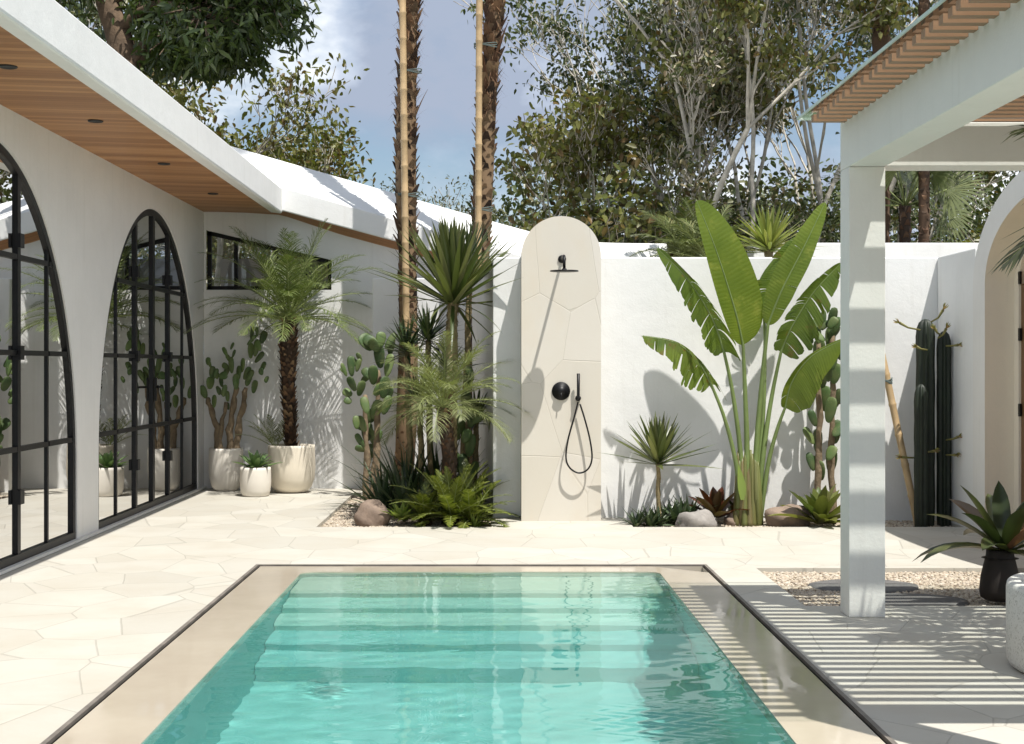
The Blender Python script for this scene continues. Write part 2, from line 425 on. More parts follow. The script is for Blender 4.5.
# ------------------------------------------------------------------ pool
pool = thing('swimming_pool', (0, 5, 0), 'turquoise plunge pool with beige wet stone rim and underwater steps', 'pool')
XL, XR, YF, YN = -1.27, 1.08, 9.55, 1.6
def inner(z, r=.10, na=8):
    pts = [(XL, YN)]
    for k in range(24): pts.append((XL, YN + (YF - r - YN) * (k + 1) / 24))
    for k in range(1, na + 1):
        a = PI - PI / 2 * k / na; pts.append((XL + r + r * math.cos(a), YF - r + r * math.sin(a)))
    pts.append((XR - r, YF))
    for k in range(1, na + 1):
        a = PI / 2 - PI / 2 * k / na; pts.append((XR - r + r * math.cos(a), YF - r + r * math.sin(a)))
    pts.append((XR, YN))
    return [Vector((x, y, z)) for x, y in pts]
inn = inner(-.004)
OXL, OXR, OYF, OYN = -1.585, 1.40, 9.80, .85
outp = []
for p in inn:
    if p.x <= XL + .001: outp.append(Vector((OXL, p.y, p.z)))
    elif p.x >= XR - .001: outp.append(Vector((OXR, p.y, p.z)))
    elif p.x < 0: outp.append(Vector((OXL, p.y, p.z)) if p.y < YF - .03 else Vector((OXL if p.x < XL + .09 else p.x, OYF, p.z)))
    else: outp.append(Vector((OXR, p.y, p.z)) if p.y < YF - .03 else Vector((p.x, OYF, p.z)))
outp[0] = Vector((OXL, OYN, -.004)); outp[-1] = Vector((OXR, OYN, -.004))
# make outer corners explicit
cop = MB(); n_ = len(inn)
for i in range(n_ - 1):
    a, b, c, d = inn[i], inn[i + 1], outp[i + 1], outp[i]
    if (d.x == OXL and c.x != OXL) or (c.x == OXL and d.x == OXL and c.y == OYF and d.y != OYF):
        cn = Vector((OXL, OYF, -.004)); cop.add([a, b, c, cn, d], [(0, 1, 2, 3, 4)], False) if (c - cn).length > 1e-4 else cop.add([a, b, c, d], [(0, 1, 2, 3)], False)
    elif c.x == OXR and d.x != OXR:
        cn = Vector((OXR, OYF, -.004)); cop.add([a, b, c, cn, d], [(0, 1, 2, 3, 4)], False)
    else: cop.add([a, b, c, d], [(0, 1, 2, 3)], False)
cop.add([inn[-1], inn[0], outp[0], outp[-1]], [(0, 1, 2, 3)], False)
ring = [(OXL, OYN), (OXL, OYF), (OXR, OYF), (OXR, OYN)]
for i in range(4):
    (x0, y0), (x1, y1) = ring[i], ring[(i + 1) % 4]
    cop.add([(x0, y0, -.004), (x1, y1, -.004), (x1, y1, -.12), (x0, y0, -.12)], [(0, 1, 2, 3)], False)
copo = cop.build('rim', M['coping'], pool)
# overflow slot: dark channel with thin metal lip
ch = MB()
a, b, c, d = POOL
oc = [(a, c), (a, d), (b, d), (b, c)]
for i in range(4):
    (x0, y0), (x1, y1) = oc[i], oc[(i + 1) % 4]; (u0, v0), (u1, v1) = ring[i], ring[(i + 1) % 4]
    ch.add([(x0, y0, -.001), (x1, y1, -.001), (x1, y1, -.12), (x0, y0, -.12)], [(0, 1, 2, 3)], False)
    ch.add([(x0, y0, -.118), (x1, y1, -.118), (u1, v1, -.118), (u0, v0, -.118)], [(0, 1, 2, 3)], False)
ch.build('overflow_channel', M['black_dull'], pool)
lip = MB()
lip.box(a - .012, a + .008, c, d + .01, -.01, .006); lip.box(b - .008, b + .012, c, d + .01, -.01, .006); lip.box(a + .009, b - .009, d - .006, d + .012, -.01, .0055)
M['lip'] = m_simple('channel_edge', (.17, .15, .13), .6, .4, 5)
lip.build('channel_edge', M['lip'], pool)
bas = MB(); bot = [Vector((p.x, p.y, -1.35)) for p in inn]
band = MB(); mid = [Vector((p.x, p.y, -.18)) for p in inn]
for i in range(n_):
    j = (i + 1) % n_
    band.add([inn[i], inn[j], mid[j], mid[i]], [(0, 1, 2, 3)], True)
    bas.add([mid[i], mid[j], bot[j], bot[i]], [(0, 1, 2, 3)], True)
bas.add(bot, [tuple(range(n_))], False)
baso = bas.build('basin', M['lining'], pool)
bnd = band.build('waterline_band', M['coping'], pool)
recv = [baso, bnd]
for i in range(5):
    s = MB(); y0 = 8.93 - .315 * i; y1 = YF - .004 if i == 0 else 8.93 - .315 * (i - 1) + .01
    z = -.19 - .2 * i
    bev = .055
    s.add([(XL + .004, y0, -1.345), (XR - .004, y0, -1.345), (XR - .004, y0, z - bev), (XL + .004, y0, z - bev), (XL + .004, y0 + bev, z), (XR - .004, y0 + bev, z), (XR - .004, y1, z), (XL + .004, y1, z)],
          [(0, 1, 2, 3), (3, 2, 5, 4), (4, 5, 6, 7)], False)
    so_ = s.build('step', M['pstep'] if i == 0 else M['pstep2'] if i < 3 else M['lining'], pool); recv.append(so_)  # colour deepens step by step in place of light absorbed by the water
NX, NY = 190, 620
gx = np.linspace(XL - .01, XR + .01, NX); gy = np.linspace(YN - .01, YF + .01, NY)
GX, GY = np.meshgrid(gx, gy)
rng = np.random.default_rng(5); H = np.zeros_like(GX)
for k in range(46):
    lam = rng.choice([.11, .16, .22, .3, .45, .7]) * rng.uniform(.8, 1.25); th = rng.uniform(0, PI)
    if rng.random() < .5: th = rng.normal(PI / 2, .5)
    kx, ky = math.cos(th) * 2 * PI / lam, math.sin(th) * 2 * PI / lam
    H += lam ** 1.05 * .0006 * np.sin(kx * GX + ky * GY + rng.uniform(0, 6.28) + .8 * np.sin(GX * 2.1 + k) + .8 * np.sin(GY * 1.7 + k * 2))
patch = .45 + .55 * (np.sin(GX * 2.3 + 1.7 * np.sin(GY * .9)) * np.sin(GY * 1.45 + 1.3 * np.sin(GX * 1.6)) * .5 + .5)
H = H * patch
for (ax, ay) in [(.63, 5.55), (-.62, 7.15)]:      # bubbling inlets
    r2 = (GX - ax) ** 2 * 9 + (GY - ay) ** 2 * 9
    H += np.exp(-r2 * (2.2 if ax > 0 else 14)) * .0035 * np.sin(GX * 47 + GY * 31 + 3 * np.sin(GY * 40)) * (1 if ax > 0 else .35)
V = np.stack([GX, GY, H - .010], 2).reshape(-1, 3)
idx = np.arange(NX * NY).reshape(NY, NX)
Q = np.stack([idx[:-1, :-1], idx[:-1, 1:], idx[1:, 1:], idx[1:, :-1]], 2).reshape(-1, 4)
wo = obj_np('pool_water', V, Q, M['water']); tag(wo, kind='structure')
wo.cycles.is_caustics_caster = True
for r_ in recv: r_.cycles.is_caustics_receiver = True

# ------------------------------------------------------------------ left villa with arched doors
villa = thing('villa', (-3.5, 11, 0), 'white curved-roof villa with wooden soffit and black arched glass doors', 'house')
XW = -3.215
AR = [(9.19, 1.97), (13.73, 1.97), (4.65, 1.97)]
SPR, RISE, HEAD = .61, 2.22, 3.06
def arch_z(y, c, a): 
    u = (y - c) / a
    return SPR + RISE * math.sqrt(max(0, 1 - u * u))
wall = MB(); y0, y1 = 1.5, 16.0
TH = .16
cur = y0
for (c, a) in sorted(AR):
    wall.add([(XW, cur, 0), (XW, c - a, 0), (XW, c - a, HEAD), (XW, cur, HEAD)], [(0, 1, 2, 3)], False)
    N = 72; pr = None
    for k in range(N + 1):
        th = PI * k / N; y = c - a * math.cos(th); z = arch_z(y, c, a)
        if pr:
            wall.add([(XW, pr[0], pr[1]), (XW, y, z), (XW, y, HEAD), (XW, pr[0], HEAD)], [(0, 1, 2, 3)], False)
            wall.add([(XW, pr[0], pr[1]), (XW, y, z), (XW - TH, y, z), (XW - TH, pr[0], pr[1])], [(0, 3, 2, 1)], True)
        pr = (y, z)
    for s in (-1, 1):
        wall.add([(XW, c + s * a, 0), (XW - TH, c + s * a, 0), (XW - TH, c + s * a, SPR), (XW, c + s * a, SPR)], [(0, 1, 2, 3)], False)
    cur = c + a
wall.add([(XW, cur, 0), (XW, y1, 0), (XW, y1, HEAD), (XW, cur, HEAD)], [(0, 1, 2, 3)], False)
wall.build('wall', M['plaster_warm'], villa)
pl = MB(); pl.box(XW - .03, XW + .035, y0, 15.99, .004, .022)
pl.build('plinth', M['pergola'], villa)

def arched_door(c, a):
    fr = MB(); xd = XW - .035
    def bar_path(pts, wy, dx):     # rectangular section following an outline in the YZ plane
        for i in range(len(pts) - 1):
            (ya, za), (yb, zb) = pts[i], pts[i + 1]
            t = Vector((0, yb - ya, zb - za)).normalized(); nn = Vector((0, -t.z, t.y))
            P = [Vector((xd - dx / 2, ya, za)), Vector((xd - dx / 2, yb, zb)), Vector((xd + dx / 2, yb, zb)), Vector((xd + dx / 2, ya, za))]
            vs = [p - nn * wy / 2 for p in P] + [p + nn * wy / 2 for p in P]
            fr.add(vs, [(0, 1, 2, 3), (7, 6, 5, 4), (3, 2, 6, 7), (1, 0, 4, 5), (0, 3, 7, 4), (2, 1, 5, 6)], False)
    ai = a - .028
    out = [(c - ai, .03)]
    for k in range(0, 61):
        th = PI * k / 60; out.append((c - ai * math.cos(th), SPR + (RISE - .035) * math.sin(th)))
    out.append((c + ai, .03))
    bar_path(out, .058, .045)
    fr.box(xd - .026, xd + .026, c - a + .01, c + a - .01, .012, .075)
    M_ = 6
    for i in range(1, M_):
        y = c - a + 2 * a * i / M_; top = arch_z(y, c, a) - .05
        wbar = {1: .03, 2: .062, 3: .08, 4: .062, 5: .03}[i]; dd = {1: .026, 2: .04, 3: .042, 4: .04, 5: .026}[i]
        fr.box(xd - dd / 2, xd + dd / 2, y - wbar / 2, y + wbar / 2, .076, top)
    for z in (.785, 1.44, 2.09):
        u = math.sqrt(max(0, 1 - max(0, (z - SPR) / RISE) ** 2)) * a - .06
        for i in range(M_):
            ya = max(c - u, c - a + 2 * a * i / M_ + .02); yb = min(c + u, c - a + 2 * a * (i + 1) / M_ - .02)
            if yb > ya: fr.box(xd - .018, xd + .018, ya, yb, z - .018, z + .018)
    d = MB(); d.v = []; 
    door = fr.build('glass_door', M['black'], villa)
    # panes
    g = MB(); pts = [Vector((xd, y, z)) for y, z in out]
    g.add(pts, [tuple(range(len(pts)))], False); g.build('glazing', M['glass'], door)
    for i in (2, 4):
        y = c - a + 2 * a * i / M_
        for z in (.46, 1.44, 2.2):
            h = MB(); h.box(xd + .021, xd + .042, y - .042, y + .042, z - .048, z + .048); h.build('hinge', M['black'], door)
    h = MB(); h.box(xd + .033, xd + .044, c - .03, c + .03, 1.02, 1.24); h.tube([(xd + .045, c, 1.15), (xd + .10, c, 1.15), (xd + .10, c - .16, 1.15)], .010, 8)
    h.build('handle', M['black'], door)
for (c, a) in AR: arched_door(c, a)

# room behind the glass
room = MB(); rx = -7.2
room.add([(rx, y0, 0), (rx, 15.9, 0), (rx, 15.9, 3), (rx, y0, 3)], [(0, 1, 2, 3)], False)
room.add([(rx, y0, 0), (XW - .17, y0, 0), (XW - .17, y0, 3), (rx, y0, 3)], [(0, 1, 2, 3)], False)
room.add([(rx, 15.9, 0), (XW - .17, 15.9, 0), (XW - .17, 15.9, 3), (rx, 15.9, 3)], [(0, 1, 2, 3)], False)
room.add([(rx, y0, 3), (XW - .17, y0, 3), (XW - .17, 15.9, 3), (rx, 15.9, 3)], [(0, 1, 2, 3)], False)
room.add([(XW - TH - .002, y0, HEAD), (XW - TH - .002, 15.99, HEAD), (XW - TH - .002, 15.99, 2.84), (XW - TH - .002, y0, 2.84)], [(0, 1, 2, 3)], False)
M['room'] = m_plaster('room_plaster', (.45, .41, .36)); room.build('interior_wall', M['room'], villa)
fl = MB(); fl.box(rx, XW - .16, y0, 15.9, -.03, .006); fl.build('interior_floor', M['paving'], villa)
M['curtain'] = m_simple('linen', (.62, .58, .50), .9, .08)      # pale curtains gathered beside the doors
for (ya, yb) in [(7.35, 7.9), (10.6, 11.1), (11.9, 12.5), (15.0, 15.6)]:
    K = 44; ct = MB()
    for k in range(K):
        y_0 = ya + (yb - ya) * k / K; y_1 = ya + (yb - ya) * (k + 1) / K
        f = lambda q: XW - .42 + .045 * math.sin(q * 75)
        ct.add([(f(y_0), y_0, .02), (f(y_1), y_1, .02), (f(y_1), y_1, 2.9), (f(y_0), y_0, 2.9)], [(0, 1, 2, 3)], True)
    ct.build('curtain', M['curtain'], villa)

cb = MB(); cb.box(-6.9, -6.4, 6.5, 9.8, .01, 2.2); cb.box(-6.95, -6.38, 10.5, 12, .01, .8)
cb.build('wardrobe', M['door_wood'], villa)

# soffit, fascia, roof of the villa
XS, ZS = -2.44, 3.026       # outer edge of the wooden soffit
YE = 15.95
so_ = MB(); so_.add([(XW, 0, 3.05), (XW, YE, 3.05), (XS, YE, ZS), (XS, 0, ZS)], [(0, 1, 2, 3)], False)
so_.build('soffit', M['soffit'], villa)
XF, ZF0, ZF1 = -2.32, 3.012, 3.294
fa = MB(); YEE = 15.80
prof = [(XS, ZS), (XS + .004, ZF0 + .012), (XF - .018, ZF0), (XF - .005, ZF0 + .006), (XF, ZF0 + .02), (XF - .005, ZF1 - .015), (XF - .02, ZF1), (XF - .9, ZF1 + .14), (XF - 5.5, ZF1 + .5)]
vs = []
NS = 24
for k in range(NS + 1):
    y = YEE * k / NS
    for (x, z) in prof: vs.append((x, y, z))
npf = len(prof); fs = []
for k in range(NS):
    for i in range(npf - 1):
        a0 = k * npf + i; fs.append((a0, a0 + 1, a0 + npf + 1, a0 + npf))
fs.append(tuple(NS * npf + i for i in range(npf)))
fa.add(vs, fs, False); fa.build('roof', M['plaster'], villa)
for (px, py) in [(95.5, 120.5), (164, 163.3), (213, 193.3), (8, 66)]:
    # hit the soffit plane
    k = (ZS - 3.05) / (XS - XW)
    dx = (px - CX) / F; dz = (CY - py) / F
    d = (3.05 - CH - k * XW) / (dz - k * dx)
    P = Vector((dx * d, d, CH + dz * d)); dl = MB()
    dl.lathe([(.0, -.004), (.042, -.004), (.048, -.010), (.052, -.008), (.052, .0)], 20, P)
    dl.build('downlight', M['black_dull'], villa)

# wing at the back
wing = thing('guest_wing', (-1.5, 16.2, 0), 'low white back wing with sloping curved roof behind the potted palm', 'house')
YW = 16.0
wl = MB(); x0w, x1w = XW + .002, 2.0
def zf(x): return 3.05 - .27 * max(0, x + 2.35)       # fascia bottom height along X
def zr(x): return 3.315 - .287 * max(0, x + 2.35)     # fold line
def zt(x):                                            # ridge at the back
    a = 3.54 - .29 * (x + 1.8); b = 2.77
    return .5 * (a + b + math.sqrt((a - b) ** 2 + .01))
N = 48
WX = [x0w + (x1w - x0w) * i / N for i in range(N + 1)]
# window opening: half arch
def wtop(x): 
    u = (x + 3.185) / 1.38
    return 2.85 - .33 * u if -.001 <= u <= 1.001 else None
wxs = [-3.185 + 1.38 * i / 20 for i in range(21)]
allx = sorted(set([round(v, 4) for v in WX + wxs]))
for i in range(len(allx) - 1):
    xa, xb = allx[i], allx[i + 1]; ta, tb = wtop(xa), wtop(xb); za, zb = zf(xa) + .04, zf(xb) + .04
    if ta is not None and tb is not None:
        wl.add([(xa, YW, 0), (xb, YW, 0), (xb, YW, 2.19), (xa, YW, 2.19)], [(0, 1, 2, 3)], False)
        wl.add([(xa, YW, min(ta, za)), (xb, YW, min(tb, zb)), (xb, YW, zb), (xa, YW, za)], [(0, 1, 2, 3)], False)
        wl.add([(xa, YW, ta), (xb, YW, tb), (xb, YW + .12, tb), (xa, YW + .12, ta)], [(0, 1, 2, 3)], False)
        wl.add([(xa, YW, 2.19), (xb, YW, 2.19), (xb, YW + .12, 2.19), (xa, YW + .12, 2.19)], [(0, 1, 2, 3)], False)
    else:
        wl.add([(xa, YW, 0), (xb, YW, 0), (xb, YW, zb), (xa, YW, za)], [(0, 1, 2, 3)], False)
wl.build('wall', M['plaster'], wing)
wf = MB()
pts = [(-3.185, 2.19), (-3.185, 2.84)] + [(x, wtop(x)) for x in wxs[1:]] + [(wxs[-1], 2.19)]
ring_ = pts + [pts[0]]
for i in range(len(ring_) - 1):
    (xa, za), (xb, zb) = ring_[i], ring_[i + 1]
    tt = Vector((xb - xa, 0, zb - za)); tt = tt.normalized() if tt.length > 1e-6 else Vector((1, 0, 0)); nn = Vector((tt.z, 0, -tt.x)) * .045
    P = [Vector((xa, YW + .05, za)), Vector((xb, YW + .05, zb))]
    vs = [P[0], P[1], P[1] + nn, P[0] + nn]; vs += [v + Vector((0, .05, 0)) for v in vs]
    wf.add(vs, [(0, 1, 2, 3), (7, 6, 5, 4), (0, 4, 5, 1), (2, 6, 7, 3)], False)
for x in (-2.87, -2.42, -2.1): wf.box(x - .02, x + .02, YW + .055, YW + .095, 2.2, wtop(x) - .03)
wfo = wf.build('window', M['black'], wing)
g = MB(); g.add([(x, YW + .08, z) for x, z in pts], [tuple(range(len(pts)))], False); g.build('glazing', M['glass'], wfo)
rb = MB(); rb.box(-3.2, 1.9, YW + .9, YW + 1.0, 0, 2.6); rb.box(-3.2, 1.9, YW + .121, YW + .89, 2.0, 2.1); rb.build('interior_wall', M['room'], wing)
rf = MB(); YFa = 15.80
XX = [-3.6 + (2.0 + 3.6) * i / 60 for i in range(61)]
vs = []; fs = []
for x in XX:
    vs += [(x, YW - .002, zf(x) - .075 * min(1, max(0, (x + 2.9) / 1.2))), (x, YFa + .03, zf(x) + .01), (x, YFa + .01, zf(x)), (x, YFa, zf(x) + .012), (x, YFa + .004, zr(x) - .012), (x, YFa + .016, zr(x)), (x, 16.55, zt(x) * .5 + zr(x) * .5 + .02), (x, 16.9, zt(x)), (x, 17.1, zt(x) - .02), (x, 19, zt(x) - .3)]
K = 10
for i in range(60):
    for j in range(1, K - 1):
        a0 = i * K + j; fs.append((a0, a0 + K, a0 + K + 1, a0 + 1))
fs.append(tuple(60 * K + j for j in range(K)))
rf.add(vs, fs, False); rf.build('roof', M['plaster'], wing)
sw = MB()
for i in range(60):
    a_, b_ = vs[i * K], vs[i * K + 1]; c_, d_ = vs[(i + 1) * K + 1], vs[(i + 1) * K]
    sw.add([a_, b_, c_, d_], [(0, 1, 2, 3)], False)
sw.build('soffit', M['soffit'], wing)

# ------------------------------------------------------------------ garden walls
def wall_thing(name, label, parts, mat='plaster'):
    mb = MB()
    for p in parts: mb.box(*p)
    o = mb.build(name, M[mat])
    bv = o.modifiers.new('b', 'BEVEL'); bv.width = .012; bv.segments = 2; bv.limit_method = 'ANGLE'
    return tag(o, label, 'wall')
wall_thing('garden_wall', 'long white rendered garden wall behind the shower and bird of paradise', [(-.02, 4.6, 12.92, 13.17, -.06, 2.32)])
mb = MB(); mb.add([(-.02 - .001, 13.1, 0), (-.26, 15.3, 0), (-.26, 15.3, 2.3), (-.021, 13.1, 2.3), (.15, 13.175, 0), (-.06, 15.3, 0), (-.06, 15.3, 2.3), (.15, 13.175, 2.3)], [(0, 1, 2, 3), (4, 7, 6, 5), (3, 2, 6, 7)], False)
tag(mb.build('garden_wall', M['plaster']), 'narrow white return wall running back beside the tall palms', 'wall')
wall_thing('garden_wall', 'low white wall behind the prickly pear and bamboo-propped palm', [(-1.31, -.06, 15.5, 15.68, -.06, 2.29)])
wall_thing('garden_wall', 'short white side wall between the column cacti and arched portal', [(3.94, 4.2, 11.9, 12.915, -.06, 2.32)])
wall_thing('parapet_wall', 'flat white parapet showing above the right garden wall', [(2.85, 5.6, 16.0, 16.4, -.06, 2.71)])

# ------------------------------------------------------------------ right arched portal
portal = thing('entrance_portal', (4.1, 10.3, 0), 'thick white arched entrance portal around a wooden door', 'portal')
PC, PA, PB, PS = 10.3, 1.61, .85, 2.0
po = MB(); po2 = MB(); XP, XPB, XB2 = 3.925, 4.16, 5.2
IA, IB = PA - .29, PB - .21
def out_pts(a, b, n=48): return [(PC + a, 0)] + [(PC + a * math.cos(PI * k / n), PS + b * math.sin(PI * k / n)) for k in range(n + 1)] + [(PC - a, 0)]
OP, IP = out_pts(PA, PB), out_pts(IA, IB)
for i in range(len(OP) - 1):
    o0, o1, i0, i1 = OP[i], OP[i + 1], IP[i], IP[i + 1]
    po.add([(XP, *o0), (XP, *o1), (XP, *i1), (XP, *i0)], [(0, 1, 2, 3)], False)
    po.add([(XP, *o0), (XP, *o1), (XB2, *o1), (XB2, *o0)], [(0, 3, 2, 1)], True)
    po2.add([(XP, *i0), (XP, *i1), (XPB, *i1), (XPB, *i0)], [(0, 1, 2, 3)], True)
po.build('surround', M['plaster_warm'], portal); po2.build('reveal', M['cream'], portal)
JA, JB = IA - .10, IB - .10
JP = out_pts(JA, JB); mo = MB()
for i in range(len(IP) - 1):
    mo.add([(XPB, *IP[i]), (XPB, *IP[i + 1]), (XPB, *JP[i + 1]), (XPB, *JP[i])], [(0, 1, 2, 3)], False)
    mo.add([(XPB, *JP[i]), (XPB, *JP[i + 1]), (XPB + .05, *JP[i + 1]), (XPB + .05, *JP[i])], [(0, 1, 2, 3)], False)
mo.build('inner_arch', M['cream'], portal)
dr = MB(); dr.add([(XPB + .05, y, z) for y, z in JP], [tuple(range(len(JP)))], False)
for i in range(1, len(JP) - 1):
    (ya, za), (yb, zb) = JP[i], JP[i + 1]
dro = dr.build('door', M['door_wood'], portal)
fr = MB()
for (y_, w_) in [(PC + JA - .05, .10), (PC, .10), (PC - JA + .05, .10)]:
    fr.box(XPB + .02, XPB + .047, y_ - w_ / 2, y_ + w_ / 2, .02, PS + (JB - .05 if abs(y_ - PC) < .1 else .0))
for z in (.1, 1.0, 1.95): fr.box(XPB + .022, XPB + .046, PC - JA + .1, PC - .05, z - .06, z + .06); fr.box(XPB + .022, XPB + .046, PC + .05, PC + JA - .1, z - .06, z + .06)
fr.build('door_frame', M['door_wood'], dro)
for z in (1.0, 1.6, 1.15 + .9):
    h = MB(); h.box(XPB + .0, XPB + .015, PC + JA - .03, PC + JA + .012, z - .05, z + .05); h.build('hinge', M['black'], dro)

# ------------------------------------------------------------------ pergola
perg = thing('pergola', (2.0, 6.4, 0), 'pale grey pergola with wooden slat roof under glass', 'pergola')
PX0, PX1, PY0, PY1, PZ0, PZ1 = 1.900, 2.096, 4.60, 7.98, 2.422, 2.69
def pbox(nm, *b):
    mb = MB(); mb.box(*b); o = mb.build(nm, M['pergola'], perg)
    bv = o.modifiers.new('b', 'BEVEL'); bv.width = .005; bv.segments = 2
pbox('post', PX0, PX1, 7.785, PY1, 0, PZ0 - .001)
pbox('post', PX0, PX1, PY0, PY0 + .19, 0, PZ0 - .001)
pbox('beam', PX0, PX1, PY0, PY1, PZ0, PZ1)
pbox('beam', PX1 + .001, 6.3, 7.787, PY1 - .002, PZ0 + .001, PZ1 - .03)
pbox('beam', PX1 + .001, 6.3, PY0 + .002, PY0 + .188, PZ0 + .001, PZ1 - .03)
pitch = .118
k = 0; y = PY1 - .10
rngp = random.Random(3)
while y > PY0 + .05:
    mb = MB(); e = rngp.uniform(-.006, .006); mb.box(1.722 + e, 6.2, y - .056, y, PZ1 - .018, PZ1 + .018)
    o = mb.build('slat', M['slat'], perg)
    y -= pitch; k += 1
mb = MB(); mb.box(1.688, 6.2, PY0 - .05, 8.06, 2.718, 2.728); gr_ = mb.build('glass_roof', M['roof_glass'], perg)
M['gedge'] = m_simple('glass_edge', (.50, .62, .56), .3, .15, 6, .2)
mb = MB(); mb.box(1.679, 1.6865, PY0 - .05, 8.07, 2.717, 2.731); mb.box(1.688, 6.2, 8.0615, 8.07, 2.717, 2.731); mb.build('glass_edge', M['gedge'], gr_)

# stepping stones
for i, (cx, cy, lb) in enumerate([(2.30, 9.03, 'round dark stepping stone in gravel farther from the pergola post'), (2.41, 8.45, 'round dark stepping stone in gravel right behind the pergola post')]):
    mb = MB(); rg = random.Random(i); ph = rg.uniform(0, 6)
    mb.lathe([(0, .004), (.30, .004), (.335, -.002), (.345, -.02), (.34, -.045)], 40, (cx, cy, -.012), lambda th, z: 1 + .015 * math.sin(3 * th + ph) + .01 * math.sin(7 * th))
    for j, v in enumerate(mb.v): mb.v[j] = (v[0], cy + (v[1] - cy) * .74, v[2])
    tag(mb.build('stepping_stone', M['basalt']), lb, 'stepping stone', 'round stepping stones in the gravel')

# ------------------------------------------------------------------ shower
sh = thing('outdoor_shower', (.58, 12.77, 0), 'outdoor shower with round-topped cream stone panel and black fittings', 'shower')
sp = MB(); sx0, sx1, sy0, sy1, rr_ = .23, .923, 12.62, 12.915, .3465
zc = 2.655 - rr_; cxs = (sx0 + sx1) / 2
ol = [(sx0, -.005)] + [(cxs - rr_ * math.cos(PI * k / 48), zc + rr_ * math.sin(PI * k / 48)) for k in range(49)] + [(sx1, -.005)]
m_ = len(ol)
fr_ = [(x, sy0, z) for x, z in ol]; bk = [(x, sy1, z) for x, z in ol]
sp.add(fr_ + bk, [tuple(range(m_))] + [tuple(m_ + i for i in range(m_ - 1, -1, -1))], False)
sp.add(fr_ + bk, [(i, i + m_, i + 1 + m_, i + 1) for i in range(m_ - 1)], True)
spo = sp.build('panel', M['panel'], sh)
YP = sy0
mx_, mz = .583, 2.28
a_ = MB()
a_.lathe([(0, 0), (.035, 0), (.035, .012), (.0, .012)], 20); a_.v = [(mx_ + v[0], YP - v[2], mz + v[1]) for v in a_.v]
a_.tube([(mx_, YP - .01, mz), (mx_, YP - .36, mz), (mx_ + .0, YP - .40, mz - .012), (mx_, YP - .415, mz - .05), (mx_, YP - .415, mz - .115)], .0125, 10)
a_.build('arm', M['black'], sh)
hd = MB(); hd.lathe([(0, .02), (.02, .02), (.024, .006), (.118, .004), (.122, 0), (.120, -.005), (0, -.005)], 40, (mx_, YP - .415, mz - .13)); hd.build('shower_head', M['black'], sh)
vx_, vz_ = .574, 1.132
vl = MB(); vl.lathe([(0, 0), (.078, 0), (.08, .004), (.08, .012), (.045, .014), (.042, .05), (.0, .052)], 32); vl.v = [(vx_ + v[0], YP - v[2], vz_ + v[1]) for v in vl.v]
vo = vl.build('valve', M['black'], sh)
lv = MB(); lv.tube([(vx_, YP - .045, vz_ - .01), (vx_, YP - .055, vz_ - .075)], .006, 8); lv.build('lever', M['black'], vo)
hx, hz = .722, 1.075
hh = MB(); hh.tube([(hx, YP - .06, hz - .03), (hx, YP - .06, hz + .02), (hx, YP - .065, hz + .21)], [.011, .013, .014], 10); hh.build('hand_shower', M['black'], sh)
hb = MB(); hb.lathe([(0, 0), (.024, 0), (.026, .02), (.02, .07), (0, .072)], 16); hb.v = [(hx + v[0], YP - v[2], hz - .005 + v[1]) for v in hb.v]; hb.build('holder', M['black'], sh)
hp = [(578, 402), (574, 418), (568, 440), (566, 458), (570, 468), (579, 473), (588, 469), (592, 458), (590, 440), (585, 420), (580, 404)]
ho = MB(); hq = [W(x, y, YP - .05 - .03 * math.sin(PI * i / 10)) for i, (x, y) in enumerate(hp)]
# smooth the loop
sm = []
for i in range(len(hq) - 1):
    p0, p1, p2, p3 = hq[max(0, i - 1)], hq[i], hq[i + 1], hq[min(len(hq) - 1, i + 2)]
    for q in range(5):
        t_ = q / 5; sm.append(.5 * ((2 * p1) + (p2 - p0) * t_ + (2 * p0 - 5 * p1 + 4 * p2 - p3) * t_ * t_ + (3 * p1 - p0 - 3 * p2 + p3) * t_ ** 3))
ho.tube(sm + [hq[-1]], .0075, 8); ho.build('hose', M['black'], sh)
